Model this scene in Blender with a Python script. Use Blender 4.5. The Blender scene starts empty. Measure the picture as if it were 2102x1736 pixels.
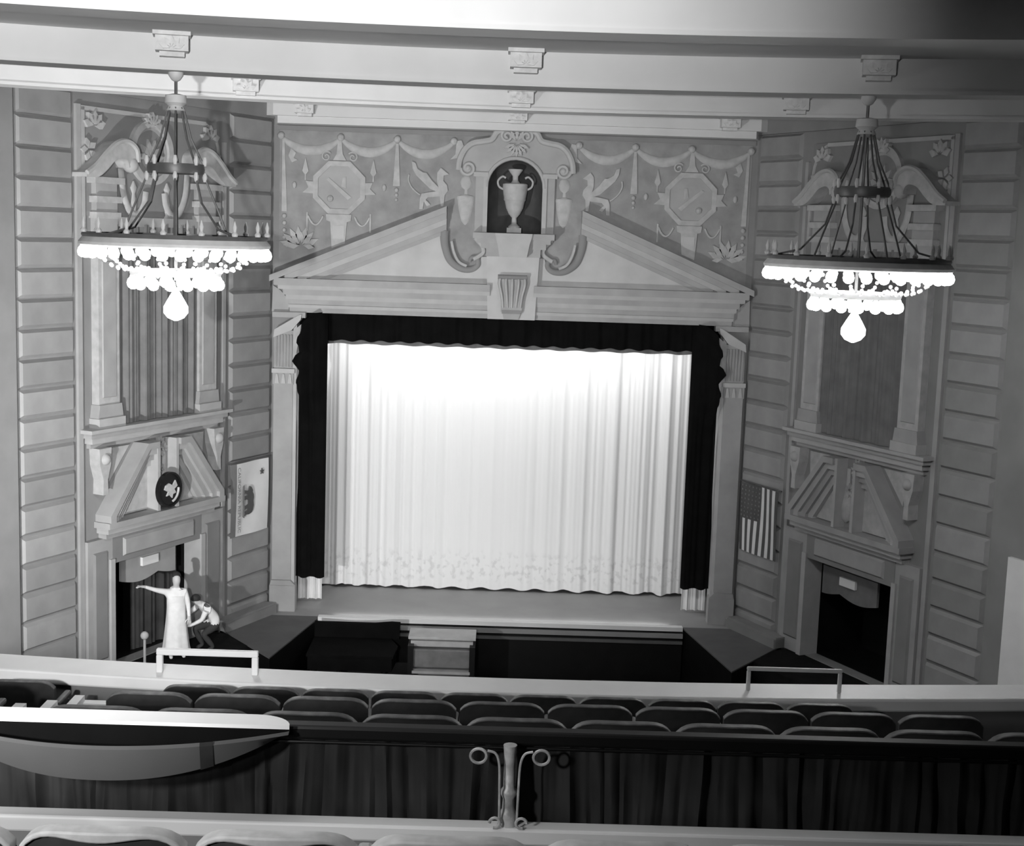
import bpy, bmesh, math, random
from math import sin, cos, pi, radians, sqrt
from mathutils import Vector, Matrix
random.seed(7)
SC = bpy.context.scene
COL = SC.collection

# ------------------------------------------------------------------ camera
# z = 0 is the stage deck, y = 0 the proscenium wall, x = 0 its axis (metres)
F_PX, YAW, PITCH, ROLL = 2850.0, .00992, .1365, .03328
cam_d = bpy.data.cameras.new('camera')
cam_d.sensor_fit = 'HORIZONTAL'; cam_d.sensor_width = 36.0
cam_d.lens = F_PX / 2102 * 36.0
cam_d.clip_start = .05; cam_d.clip_end = 200
cam = bpy.data.objects.new('camera', cam_d); COL.objects.link(cam)
_f = Vector((sin(YAW)*cos(PITCH), cos(YAW)*cos(PITCH), -sin(PITCH)))
_r = Vector((cos(YAW), -sin(YAW), 0)); _u = _r.cross(_f)
_r2 = cos(ROLL)*_r + sin(ROLL)*_u; _u2 = -sin(ROLL)*_r + cos(ROLL)*_u
cam.matrix_world = Matrix(((_r2.x, _u2.x, -_f.x, -.214), (_r2.y, _u2.y, -_f.y, -32.05),
                           (_r2.z, _u2.z, -_f.z, 9.0), (0, 0, 0, 1)))
SC.camera = cam

# ------------------------------------------------------------------ world, lights, exposure
wd = bpy.data.worlds.new('world'); SC.world = wd; wd.use_nodes = True
wd.node_tree.nodes['Background'].inputs[0].default_value = (1, 1, 1, 1)
wd.node_tree.nodes['Background'].inputs[1].default_value = .006
SC.view_settings.view_transform = 'Standard'; SC.view_settings.look = 'None'
SC.view_settings.exposure = 0.0; SC.view_settings.gamma = 1.0
SC.view_settings.use_curve_mapping = False
try: SC.cycles.use_denoising = True
except Exception: pass

def light(name, kind, loc, energy, aim=None, **kw):
    d = bpy.data.lights.new(name, kind); d.energy = energy
    for k, v in kw.items(): setattr(d, k, v)
    o = bpy.data.objects.new(name, d); COL.objects.link(o); o.location = loc
    if aim: o.rotation_euler = (Vector(aim) - Vector(loc)).to_track_quat('-Z', 'Y').to_euler()
    return o
# the photographer's flash gun, held out to the left of the camera
light('flash_lamp', 'SPOT', (-1.75, -32.3, 9.0), 13000, aim=(-8.0, 0, 13.4), spot_size=radians(68), spot_blend=1.0, shadow_soft_size=.10)
# a second flash gun down at the left side of the house, pointing up at the proscenium
light('side_flash_lamp', 'SPOT', (-7.4, -17.0, 2.3), 5800, aim=(-6.4, -2, 7.6), spot_size=radians(92), spot_blend=1.0, shadow_soft_size=.12)
# added fill with no visible source, brightens the left balcony foreground
light('added_balcony_fill', 'SPOT', (-2.6, -30.5, 8.6), 430, aim=(-2.2, -27.0, 6.7), spot_size=radians(104), spot_blend=1.0, shadow_soft_size=.15)
# stage border lights behind the black valance, washing the house curtain
light('border_light', 'AREA', (0, .85, 6.8), 120, aim=(0, 2.1, 3.6), shape='RECTANGLE', size=9.4, size_y=.25)
# footlights in the trough along the stage edge
light('footlight', 'AREA', (0, -.55, .10), 32, aim=(0, 2.2, 1.6), shape='RECTANGLE', size=7.8, size_y=.08)

# ------------------------------------------------------------------ materials
def mat(name, g, rough=.75, var=.12, scale=3.0, bump=0.0, objvar=0.0, spec=.25, metal=0.0, sheen=0):
    m = bpy.data.materials.new(name); m.use_nodes = True
    nt = m.node_tree; b = nt.nodes['Principled BSDF']
    b.inputs['Roughness'].default_value = rough; b.inputs['Metallic'].default_value = metal
    b.inputs['Specular IOR Level'].default_value = spec
    tc = nt.nodes.new('ShaderNodeTexCoord'); nz = nt.nodes.new('ShaderNodeTexNoise')
    nz.inputs['Scale'].default_value = scale; nz.inputs['Detail'].default_value = 4
    nt.links.new(tc.outputs['Object'], nz.inputs['Vector'])
    mr = nt.nodes.new('ShaderNodeMapRange')
    mr.inputs['From Min'].default_value = .3; mr.inputs['From Max'].default_value = .7
    mr.inputs['To Min'].default_value = g*(1-var); mr.inputs['To Max'].default_value = g*(1+var)
    nt.links.new(nz.outputs['Fac'], mr.inputs['Value'])
    out = mr.outputs['Result']
    if objvar:
        oi = nt.nodes.new('ShaderNodeObjectInfo'); m2 = nt.nodes.new('ShaderNodeMapRange')
        m2.inputs['To Min'].default_value = 1-objvar; m2.inputs['To Max'].default_value = 1+objvar
        nt.links.new(oi.outputs['Random'], m2.inputs['Value'])
        mu = nt.nodes.new('ShaderNodeMath'); mu.operation = 'MULTIPLY'
        nt.links.new(out, mu.inputs[0]); nt.links.new(m2.outputs['Result'], mu.inputs[1]); out = mu.outputs[0]
    nt.links.new(out, b.inputs['Base Color'])
    if bump:
        bp = nt.nodes.new('ShaderNodeBump'); bp.inputs['Strength'].default_value = bump; bp.inputs['Distance'].default_value = .02
        nt.links.new(nz.outputs['Fac'], bp.inputs['Height']); nt.links.new(bp.outputs['Normal'], b.inputs['Normal'])
    return m
def emit(name, strength, g=1.0):
    m = bpy.data.materials.new(name); m.use_nodes = True; nt = m.node_tree
    b = nt.nodes['Principled BSDF']; b.inputs['Base Color'].default_value = (g, g, g, 1)
    b.inputs['Emission Color'].default_value = (1, 1, 1, 1); b.inputs['Emission Strength'].default_value = strength
    return m
M = dict(
    wall=mat('wall_plaster', .24, .85, .10, 1.2, .1),
    block=mat('painted_block', .30, .8, .10, 2.0, .15, objvar=.14),
    field=mat('painted_frieze_field', .28, .85, .18, 2.5),
    relief=mat('pale_relief', .43, .8, .12, 6),
    stone=mat('pale_stone_plaster', .36, .7, .10, 2.0, .1),
    tymp=mat('tympanum_plaster', .48, .7, .08, 2.0),
    gilt=mat('light_moulding', .42, .6, .06, 4, .05),
    ceil=mat('ceiling_plaster', .62, .8, .05, 1.0),
    ceilback=mat('ceiling_back_bay', .45, .8, .05, 1.0),
    bracket=mat('bracket_plaster', .62, .7, .12, 9),
    niche=mat('niche_dark_paint', .07, .85, .2, 3),
    cream=mat('cream_cloth', .8, .9, .03, 2),
    drape=mat('grey_drape', .17, .9, .15, 3),
    darkdrape=mat('dark_drape', .05, .9, .2, 3),
    black=mat('black_velvet', .006, .95, .2, 3, spec=.05),
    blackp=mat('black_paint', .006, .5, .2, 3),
    stage=mat('stage_boards', .30, .5, .08, 1.0),
    lip=mat('footlight_lip', .8, .5, .04, 1.0),
    ramp=mat('side_platform_carpet', .12, .9, .1, 2),
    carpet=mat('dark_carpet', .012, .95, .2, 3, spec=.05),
    metal=mat('dark_bronze', .12, .45, .2, 5, metal=.3),
    pmetal=mat('pale_painted_metal', .55, .5, .1, 5),
    glass=mat('crystal_beads', .75, .25, .1, 30, spec=.8),
    white=mat('white_paint', .80, .55, .05, 2),
    seat=mat('dark_seat_plush', .028, .85, .25, 9),
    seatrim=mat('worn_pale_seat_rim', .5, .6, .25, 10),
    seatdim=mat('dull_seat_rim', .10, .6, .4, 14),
    velvet=mat('dusty_dark_velvet', .024, .7, .3, 4, sheen=1),
    brass=mat('tarnished_post_metal', .5, .45, .4, 18, .2, metal=.2),
    trough=mat('trough_grey_paint', .085, .7, .08, 3),
    flagw=mat('flag_white', .75, .85, .04, 3), flagd=mat('flag_dark', .10, .85, .1, 3), flagm=mat('flag_mid', .22, .85, .1, 3),
    seal=mat('seal_black', .012, .4, .2, 6), sealp=mat('seal_pale', .55, .5, .15, 9),
    skin=mat('skin', .55, .6, .08, 6), cloth=mat('pale_coat_cloth', .80, .85, .08, 6), shirt=mat('white_shirt_cloth', .78, .85, .05, 6), hair=mat('dark_hair', .03, .7, .2, 12),
    organ=mat('console_wood', .20, .5, .2, 4), organp=mat('console_pale', .5, .5, .1, 4),
    bulb=emit('lit_bulb', 9.0), pend=emit('lit_pendant', 9.0),
)
def curtain_mat():
    m = mat('white_house_curtain', .82, .85, .02, 2); nt = m.node_tree; b = nt.nodes['Principled BSDF']
    tc = nt.nodes.new('ShaderNodeTexCoord'); sep = nt.nodes.new('ShaderNodeSeparateXYZ'); nt.links.new(tc.outputs['Object'], sep.inputs[0])
    r = nt.nodes.new('ShaderNodeMapRange'); r.inputs['From Min'].default_value = 1.05; r.inputs['From Max'].default_value = .75
    nt.links.new(sep.outputs['Z'], r.inputs['Value'])
    r2 = nt.nodes.new('ShaderNodeMapRange'); r2.inputs['From Min'].default_value = .15; r2.inputs['From Max'].default_value = .3
    nt.links.new(sep.outputs['Z'], r2.inputs['Value'])
    mp = nt.nodes.new('ShaderNodeMapping'); mp.inputs['Scale'].default_value = (7, 1, 6); nt.links.new(tc.outputs['Object'], mp.inputs[0])
    nz = nt.nodes.new('ShaderNodeTexNoise'); nz.inputs['Scale'].default_value = 1.0; nz.inputs['Detail'].default_value = 3; nt.links.new(mp.outputs[0], nz.inputs['Vector'])
    th = nt.nodes.new('ShaderNodeMapRange'); th.inputs['From Min'].default_value = .52; th.inputs['From Max'].default_value = .62; nt.links.new(nz.outputs['Fac'], th.inputs['Value'])
    a = nt.nodes.new('ShaderNodeMath'); a.operation = 'MULTIPLY'; nt.links.new(r.outputs[0], a.inputs[0]); nt.links.new(r2.outputs[0], a.inputs[1])
    c = nt.nodes.new('ShaderNodeMath'); c.operation = 'MULTIPLY'; nt.links.new(a.outputs[0], c.inputs[0]); nt.links.new(th.outputs[0], c.inputs[1])
    v = nt.nodes.new('ShaderNodeMapRange'); v.inputs['To Min'].default_value = .84; v.inputs['To Max'].default_value = .70; nt.links.new(c.outputs[0], v.inputs['Value'])
    nt.links.new(v.outputs[0], b.inputs['Base Color']); return m
M['curtain'] = curtain_mat()

# ------------------------------------------------------------------ mesh helpers
SA, CA = sin(radians(26.1)), cos(radians(26.1))
def TB(p): return (p[0], -p[1], p[2])                      # (x, proud, z) on the proscenium wall
def TBm(p): return (-p[0], -p[1], p[2])
def TS(sd):                                                # (s, proud, z) on a splayed side wall
    return lambda p: (sd*(5.5 + p[0]*SA) - sd*p[1]*CA, -p[0]*CA - p[1]*SA, p[2])
class MB:
    def __init__(s, T=None): s.v = []; s.f = []; s.T = T
    def add(s, vs, fs):
        n = len(s.v)
        s.v += [s.T(p) for p in vs] if s.T else [tuple(p) for p in vs]
        s.f += [tuple(i+n for i in f) for f in fs]; return s
    def box(s, a, b):
        x0, y0, z0 = a; x1, y1, z1 = b
        return s.add([(x0,y0,z0),(x1,y0,z0),(x1,y1,z0),(x0,y1,z0),(x0,y0,z1),(x1,y0,z1),(x1,y1,z1),(x0,y1,z1)],
                     [(0,3,2,1),(4,5,6,7),(0,1,5,4),(1,2,6,5),(2,3,7,6),(3,0,4,7)])
    def block(s, u0, u1, z0, z1, o0, o1, b):               # front-chamfered slab, local (u, o, z)
        return s.add([(u0,o0,z0),(u1,o0,z0),(u1,o0,z1),(u0,o0,z1),(u0+b,o1,z0+b),(u1-b,o1,z0+b),(u1-b,o1,z1-b),(u0+b,o1,z1-b)],
                     [(4,5,6,7),(0,1,5,4),(1,2,6,5),(2,3,7,6),(3,0,4,7),(0,3,2,1)])
    def prism(s, poly, o0, o1):                            # polygon (u, z) extruded in o
        n = len(poly)
        return s.add([(u,o0,z) for u, z in poly]+[(u,o1,z) for u, z in poly],
                     [tuple(range(n)), tuple(range(2*n-1, n-1, -1))]+[(i,(i+1)%n,n+(i+1)%n,n+i) for i in range(n)])
    def ringprism(s, po, pi_, o0, o1):
        n = len(po)
        vs = [(u,o0,z) for u, z in po]+[(u,o0,z) for u, z in pi_]+[(u,o1,z) for u, z in po]+[(u,o1,z) for u, z in pi_]
        fs = []
        for i in range(n):
            j = (i+1)%n
            fs += [(i,j,n+j,n+i),(2*n+i,3*n+i,3*n+j,2*n+j),(i,2*n+i,2*n+j,j),(n+i,n+j,3*n+j,3*n+i)]
        return s.add(vs, fs)
    def lathe(s, prof, n=20, c=(0,0,0), sx=1, sy=1):
        vs = []; fs = []; m = len(prof)
        for k in range(n):
            a = 2*pi*k/n
            vs += [(c[0]+r*cos(a)*sx, c[1]+r*sin(a)*sy, c[2]+z) for r, z in prof]
        for k in range(n):
            for i in range(m-1):
                fs.append((k*m+i, ((k+1)%n)*m+i, ((k+1)%n)*m+i+1, k*m+i+1))
        fs.append(tuple(k*m for k in range(n))); fs.append(tuple(k*m+m-1 for k in reversed(range(n))))
        return s.add(vs, fs)
    def tube(s, pts, r, n=8, flat=1.0):
        pts = [Vector(p) for p in pts]; m = len(pts)
        rs = r if isinstance(r, (list, tuple)) else [r]*m
        vs = []; fs = []; ref = None
        for i, p in enumerate(pts):
            t = (pts[min(i+1,m-1)]-pts[max(i-1,0)]).normalized()
            if ref is None: ref = Vector((0,1,0)) if abs(t.y) < .9 else Vector((1,0,0))
            a = t.cross(ref).normalized(); b = t.cross(a).normalized()
            for k in range(n):
                an = 2*pi*k/n
                vs.append(tuple(p + a*rs[i]*cos(an) + b*rs[i]*flat*sin(an)))
        for i in range(m-1):
            for k in range(n):
                fs.append((i*n+k, i*n+(k+1)%n, (i+1)*n+(k+1)%n, (i+1)*n+k))
        fs.append(tuple(range(n))); fs.append(tuple((m-1)*n+k for k in reversed(range(n))))
        return s.add(vs, fs)
    def grid(s, nu, nv, fn):
        vs = [fn(i/nu, j/nv) for j in range(nv+1) for i in range(nu+1)]
        w = nu+1
        return s.add(vs, [(j*w+i, j*w+i+1, (j+1)*w+i+1, (j+1)*w+i) for j in range(nv) for i in range(nu)])
    def ball(s, c, r, n=12, m=8, sz=1):
        return s.lathe([(max(r*sin(pi*k/m), 1e-4), -r*sz*cos(pi*k/m)) for k in range(m+1)], n, c)
    def mesh(s, name, m, off=(0,0,0), smooth=False, recalc=True):
        me = bpy.data.meshes.new(name)
        me.from_pydata([(v[0]-off[0], v[1]-off[1], v[2]-off[2]) for v in s.v], [], s.f)
        if recalc:
            bm = bmesh.new(); bm.from_mesh(me)
            bmesh.ops.recalc_face_normals(bm, faces=bm.faces); bm.to_mesh(me); bm.free()
        me.materials.append(M[m] if isinstance(m, str) else m)
        if smooth:
            me.polygons.foreach_set('use_smooth', [True]*len(me.polygons))
            try: me.set_sharp_from_angle(angle=radians(42))
            except Exception: pass
        return me
OFF = {}
def link(name, data, parent=None, loc=(0,0,0)):
    o = bpy.data.objects.new(name, data); COL.objects.link(o); o.location = loc
    if parent: o.parent = parent
    return o
def root(name, loc, label, cat, group=None):
    o = link(name, None, None, loc); o.empty_display_size = .2; OFF[o.name] = tuple(loc)
    o['label'] = label; o['category'] = cat
    if group: o['group'] = group
    return o
def part(name, mb, m, parent, smooth=False, label=None, recalc=True, bevel=0):
    off = OFF[parent.name]
    o = link(name, mb.mesh(name, m, off, smooth, recalc), parent); OFF[o.name] = off
    if label: o['label'] = label
    if bevel:
        md = o.modifiers.new('bevel', 'BEVEL'); md.width = bevel; md.segments = 2; md.limit_method = 'ANGLE'
    return o
def single(name, mb, m, label, cat=None, smooth=False, group=None, kind=None, recalc=True, origin=None):
    xs = list(zip(*mb.v))
    off = origin or (sum(xs[0])/len(xs[0]), sum(xs[1])/len(xs[1]), min(xs[2]))
    o = link(name, mb.mesh(name, m, off, smooth, recalc), None, off); OFF[o.name] = off
    o['label'] = label
    if cat: o['category'] = cat
    if group: o['group'] = group
    if kind: o['kind'] = kind
    return o
def struct(name, mb, m, label, recalc=True):
    o = link(name, mb.mesh(name, m, (0,0,0), False, recalc)); OFF[o.name] = (0,0,0)
    o['kind'] = 'structure'; o['label'] = label; return o
def dup(r, loc, label, rz=0, group=None):
    c = r.copy(); COL.objects.link(c); c.location = loc; c.rotation_euler = (0,0,rz); c['label'] = label
    if group: c['group'] = group
    for ch in list(r.children):
        d = ch.copy(); COL.objects.link(d); d.parent = c
        for g in ch.children:
            e = g.copy(); COL.objects.link(e); e.parent = d
    return c
def arc(cx, cz, r, a0, a1, n, rz=None):
    return [(cx + r*cos(a0+(a1-a0)*k/n), cz + (rz or r)*sin(a0+(a1-a0)*k/n)) for k in range(n+1)]
def spline(pts, k=6):
    out = []; P = [Vector(p) for p in pts]; n = len(P)
    for i in range(n-1):
        p0, p1, p2, p3 = P[max(i-1,0)], P[i], P[i+1], P[min(i+2,n-1)]
        for j in range(k):
            t = j/k
            out.append(tuple(.5*((2*p1)+(p2-p0)*t+(2*p0-5*p1+4*p2-p3)*t*t+(3*p1-p0-3*p2+p3)*t**3)))
    out.append(tuple(P[-1])); return out
ORD = ['first','second','third','fourth','fifth','sixth','seventh','eighth','ninth','tenth','eleventh','twelfth']
SIDE = {-1: 'left', 1: 'right'}

# ------------------------------------------------------------------ ceiling, beams, brackets
def beamy(x, y0): return y0 - .023*x*x
ZC, ZL = 11.42, 11.9
YC, YB, YA = -7.6, -12.8, -17.9
N = 40
mb = MB(); X = [-14 + 28*k/N for k in range(N+1)]
vs = [(x, -30, ZC) for x in X] + [(x, beamy(x, YC)+.05, ZC) for x in X] + [(x, beamy(x, YC)+.05, ZL) for x in X] + [(x, .4, ZL) for x in X]
mb.add(vs, [(j*(N+1)+i, j*(N+1)+i+1, (j+1)*(N+1)+i+1, (j+1)*(N+1)+i) for j in range(3) for i in range(N)])
ceiling = struct('ceiling', mb, 'ceil', 'white plaster ceiling crossed by curved beams', recalc=False)
def petals(mb, cu, cv, r, n, a0, a1, o0, o1, w=.22):
    for k in range(n):
        a = a0 + (a1-a0)*k/(n-1); d = (cos(a), sin(a)); q = (-d[1], d[0])
        mb.prism([(cu+d[0]*r*.15, cv+d[1]*r*.15), (cu+d[0]*r*.6+q[0]*r*w, cv+d[1]*r*.6+q[1]*r*w),
                  (cu+d[0]*r, cv+d[1]*r), (cu+d[0]*r*.6-q[0]*r*w, cv+d[1]*r*.6-q[1]*r*w)], o0, o1)
    return mb
def bracket_meshes():
    a = MB(lambda p: (p[0], -p[1], p[2]))
    a.prism([(-.21,-.24),(.21,-.24),(.21,0),(-.21,0)], 0, .30)
    a.prism([(-.24,-.05),(.24,-.05),(.24,0),(-.24,0)], 0, .38)
    a.prism([(-.16,-.30),(.16,-.30),(.16,-.24),(-.16,-.24)], 0, .18)
    b = petals(MB(lambda p: (p[0], -p[1], p[2])), 0, -.22, .17, 5, radians(20), radians(160), .30, .335)
    return a.mesh('bracket', 'bracket'), b.mesh('leaf_relief', 'bracket')
BR, LEAF = bracket_meshes()
def beam(y0, z0, z1, x0=-13, x1=13, depth=.55):
    n = 44; xs = [x0+(x1-x0)*k/n for k in range(n+1)]; mb = MB(); vs = []
    for x in xs:
        y = beamy(x, y0)
        vs += [(x,y,z1),(x,y,z0+.05),(x,y-.03,z0+.05),(x,y-.03,z0),(x,y+depth,z0),(x,y+depth,z1)]
    m = 6
    mb.add(vs, [(k*m+i, k*m+i+1, (k+1)*m+i+1, (k+1)*m+i) for k in range(n) for i in range(m-1)] + [tuple(range(m)), tuple(n*m+i for i in range(m))])
    b = part('ceiling_beam', mb, 'ceil', ceiling)
    return b
for y0, z0 in ((YA, 10.98), (YB, 10.96), (YC, 11.08)):
    b = beam(y0, z0, ZC+.02 if y0 != YC else ZL)
    for k in (-1, 0, 1):
        if y0 == YA: continue
        o = link('bracket', BR, b, (4.65*k, beamy(4.65*k, y0), ZC)); o.rotation_euler = (0, 0, math.atan(-.046*4.65*k))
        l = link('leaf_relief', LEAF, b, (4.65*k, beamy(4.65*k, y0), ZC)); l.rotation_euler = o.rotation_euler
# cove beam above the proscenium
mb = MB(lambda p: (p[0], -p[2], p[1])); mb.prism([(-5.62,.0),(-5.62,.42),(-5.42,.62),(5.42,.62),(5.62,.42),(5.62,.0)], 11.40, ZL)
mb2 = MB(lambda p: (p[0], -p[2], p[1])); mb2.prism([(-5.5,0),(-5.34,.5),(5.34,.5),(5.5,0)], 11.24, 11.40)
b = part('ceiling_beam', mb, 'ceil', ceiling); part('lower_moulding', mb2, 'ceil', b)
for k in (-1, 0, 1):
    link('bracket', BR, b, (4.70*k, -.62, 11.68)); link('leaf_relief', LEAF, b, (4.70*k, -.62, 11.68))

# ------------------------------------------------------------------ floors and stage
mb = MB(); mb.box((-14,-30,-1.45),(14,9,-1.3)); floor = struct('floor', mb, 'carpet', 'black orchestra floor below the balcony')
mb = MB(); mb.box((-5.4,-.62,-.25),(5.4,7,0))
st = root('stage', (0,-.7,-1.3), 'grey stage deck in front of the white curtain', 'stage')
part('deck', mb, 'stage', st)
part('footlight_lip', MB().box((-4.25,-.78,-.06),(4.22,-.60,.035)), 'lip', st, label='bright white lip along the stage edge')
part('front_fascia', MB().box((-4.25,-.76,-1.3),(4.22,-.64,-.06)), 'blackp', st)
part('moulding', MB().box((-4.25,-.84,-.21),(4.22,-.76,-.11)), 'stage', st)
part('moulding', MB().box((-4.25,-.82,-.36),(4.22,-.76,-.29)), 'ramp', st)
for sd in (-1, 1):
    pl = [(-4.25,-.76),(-4.86,-3.85),(-6.30,-1.85),(-5.70,-.62),(-4.25,-.62)]
    def slab(z0, z1):
        n = len(pl)
        return MB().add([(-sd*x, y, z0) for x, y in pl]+[(-sd*x, y, z1) for x, y in pl], [tuple(range(n)), tuple(range(2*n-1,n-1,-1))]+[(i,(i+1)%n,n+(i+1)%n,n+i) for i in range(n)])
    sp_ = root('side_platform', (sd*5.3,-1.8,-1.3), f'dark grey angled platform at the {SIDE[sd]} end of the stage edge', 'platform')
    part('platform_top', slab(-.03, 0), 'ramp', sp_); part('platform_under_shade', slab(-1.3, -.03), 'black', sp_)  # black lower body stands in for the shade beneath the thin slab
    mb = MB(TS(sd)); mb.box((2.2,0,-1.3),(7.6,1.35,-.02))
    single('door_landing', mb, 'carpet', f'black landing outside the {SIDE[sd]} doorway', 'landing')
    mb = MB(TS(sd)); mb.box((.3,0.08,0),(2.15,.42,.20)); mb.box((.3,0.08,0.0),(2.15,.36,.24))
    single('wall_plinth', mb, 'wall', f'low grey plinth at the foot of the {SIDE[sd]} banded wall', 'plinth')

# ------------------------------------------------------------------ proscenium wall
mb = MB(TB)
def wr(x0, x1, z0, z1): mb.box((x0,-.3,z0),(x1,0,z1))
wr(-5.6,-4.95,0,11.95); wr(4.95,5.6,0,11.95); wr(-4.95,4.95,7.06,8.98); wr(-4.95,-.62,8.98,11.95); wr(.62,4.95,8.98,11.95)
na = 14; ar = [(-.62*cos(pi*k/na), 10.0+.62*sin(pi*k/na)) for k in range(na+1)]
for k in range(na):
    (a, b), (c, d) = ar[k], ar[k+1]
    mb.prism([(a,b),(c,d),(c,11.95),(a,11.95)], -.3, 0)
wall_back = struct('wall_back', mb, 'wall', 'grey proscenium wall with painted frieze around the stage opening')
mb = MB(TB)   # painted frieze field, a thin skim proud of the wall
mb.prism([(-5.36,11.2),(-5.36,7.95),(-1.62,9.5),(-1.62,8.2),(-.62,8.2),(-.62,11.2)], 0, .012); mb.prism([(5.36,11.2),(5.36,7.95),(1.62,9.5),(1.62,8.2),(.62,8.2),(.62,11.2)], 0, .012)
part('frieze_field', mb, 'field', wall_back)
mb = MB(TB); mb.box((-5.42,0,11.12),(5.42,.05,11.22)); part('frieze_border', mb, 'wall', wall_back)

GRIF = [(-1.7,10.39),(-1.52,10.25),(-1.63,10.22),(-1.64,10.1),(-1.55,10.0),(-1.53,9.88),(-1.6,9.78),(-1.62,9.53),(-1.68,9.53),(-1.71,9.75),(-1.81,9.74),(-1.98,9.72),(-2.03,9.66),(-1.97,9.61),(-1.92,9.55),(-2.0,9.52),(-2.07,9.62),(-2.09,9.45),(-2.17,9.45),(-2.16,9.69),(-2.12,9.8),(-1.93,9.84),(-1.79,9.86),(-1.75,9.96),(-1.78,10.08),(-1.78,10.28)]
WING = [(-2.36,10.51),(-2.28,10.48),(-2.23,10.35),(-2.1,10.27),(-2.03,10.27),(-1.9,10.1),(-1.75,9.96),(-1.78,9.85),(-1.93,9.91),(-2.11,10.07),(-2.26,10.21),(-2.34,10.35)]
for T in (TB, TBm):
    R = lambda: MB(T)
    # swags hung between four fixings
    ax = [-5.33, -3.98, -2.7, -1.42]
    for a, b in zip(ax[:-1], ax[1:]):
        pts = []; rr = []
        for k in range(17):
            t = k/16; pts.append((a+(b-a)*t, .02, 10.97-.29*(1-(2*t-1)**2))); rr.append(.035+.075*(1-(2*t-1)**2))
        part('garland', R().tube(pts, rr, 8, .45), 'relief', wall_back, True)
    for a in ax: part('garland_knot', R().ball((a,.02,10.99), .09, 8, 6), 'relief', wall_back, True)
    # hanging pendants
    m_ = R(); m_.prism([(-5.30,10.9),(-5.25,10.9),(-5.18,9.3),(-5.30,9.3)], .01, .04)
    part('frieze_pendant', m_, 'relief', wall_back)
    for k in range(5): part('pendant_bead', R().ball((-5.24,.02,9.2-.16*k), .06-.005*k, 8, 5), 'relief', wall_back, True)
    m_ = R(); m_.prism([(-2.73,10.9),(-2.67,10.9),(-2.62,9.95),(-2.78,9.95)], .01, .05)
    part('frieze_pendant', m_, 'relief', wall_back)
    for k in range(3): part('pendant_bead', R().ball((-2.70,.02,9.86-.11*k), .055-.008*k, 8, 5), 'relief', wall_back, True)
    # octagonal medallion
    oc = lambda r: [(-4.0+r*cos(pi/8+k*pi/4), 9.87+r*sin(pi/8+k*pi/4)) for k in range(8)]
    o = part('octagon_frame', R().ringprism(oc(.64), oc(.52), .01, .06), 'relief', wall_back)
    part('octagon_panel', R().prism(oc(.52), .008, .025), 'stone', o)
    m_ = R(); m_.prism([(-4.3,10.05),(-4.24,10.09),(-3.72,9.66),(-3.8,9.6)], .02, .05); m_.prism([(-3.92,10.1),(-3.85,10.12),(-3.84,9.86),(-3.95,9.9)], .02, .05)
    m_.ball((-4.2,.02,9.62), .08, 8, 5); part('medallion_figure', m_, 'relief', o)
    for mir in (1, -1):
        e = [(-4.0+mir*(x+4.0), z) for x, z in [(-4.56,9.99),(-4.76,10.0),(-4.70,9.86),(-4.83,9.74),(-4.56,9.72)]]
        part('octagon_ear', R().prism(e, .01, .05), 'relief', o)
        cx = -4.0+mir*-.30
        sp = [(cx+mir*.12*(1-k/26)*cos(k*.42+pi*.2), .03, 10.56+.12*(1-k/26)*sin(k*.42+pi*.2)) for k in range(22)]
        part('crown_scroll', R().tube(sp, .022, 6), 'relief', wall_back, True)
        part('bud', R().ball((-4.0+mir*-1.02,.02,9.9), .055, 8, 5, 1.5), 'relief', wall_back, True)
        sx = -4.0+mir*(-.77)
        part('spearhead', R().prism([(sx,10.52),(sx+.07,10.22),(sx+.02,10.15),(sx-.02,10.15),(sx-.07,10.22)], .01, .05), 'relief', wall_back)
        part('spear_shaft', R().box((sx-.015,.01,10.02),(sx+.015,.04,10.16)), 'relief', wall_back)
        sw = [(-4.0+mir*(-.36-.34*t), .03, 9.22-.2*(1-(2*t-1)**2)) for t in [k/10 for k in range(11)]]
        part('small_swag', R().tube(sw, .026, 6), 'relief', wall_back, True)
        part('small_tassel', R().box((-4.0+mir*(-.72)-.018,.01,8.88),(-4.0+mir*(-.72)+.018,.04,9.3)), 'relief', wall_back)
    part('finial', R().prism([(-4.04,10.92),(-3.96,10.92),(-3.93,10.62),(-3.85,10.48),(-4.15,10.48),(-4.07,10.62)], .01, .05), 'relief', wall_back)
    part('medallion_pedestal', R().prism([(-4.29,9.27),(-3.71,9.27),(-3.72,9.13),(-3.81,9.1),(-3.85,8.62),(-4.15,8.5),(-4.19,9.1),(-4.28,9.13)], .01, .06), 'relief', wall_back)
    part('pedestal_panel', R().box((-4.13,.06,8.72),(-3.87,.075,9.02)), 'tymp', wall_back)
    part('leaf_spray', petals(R(), -4.88, 8.5, .48, 7, radians(25), radians(165), .01, .05, .16), 'relief', wall_back)
    part('leaf_spray', petals(R(), -4.84, 8.55, .30, 5, radians(-10), radians(190), .05, .075, .2), 'relief', wall_back)
    lv = [(-5.1,10.72),(-4.99,10.62),(-5.04,10.5),(-4.95,10.46),(-5.08,10.4),(-5.16,10.55)]
    part('leaf_sprig', R().prism(lv, .01, .04), 'relief', wall_back)
    # griffin
    gf = part('griffin', R().prism(GRIF, .01, .06), 'relief', wall_back)
    part('griffin_wing', R().prism(WING, .012, .07), 'relief', gf)
    part('griffin_tail', R().tube(spline([(-2.16,.03,9.77),(-2.25,.03,9.83),(-2.36,.03,9.94),(-2.43,.03,10.09),(-2.42,.03,10.22)]), .022, 6), 'relief', gf, True)
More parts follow.
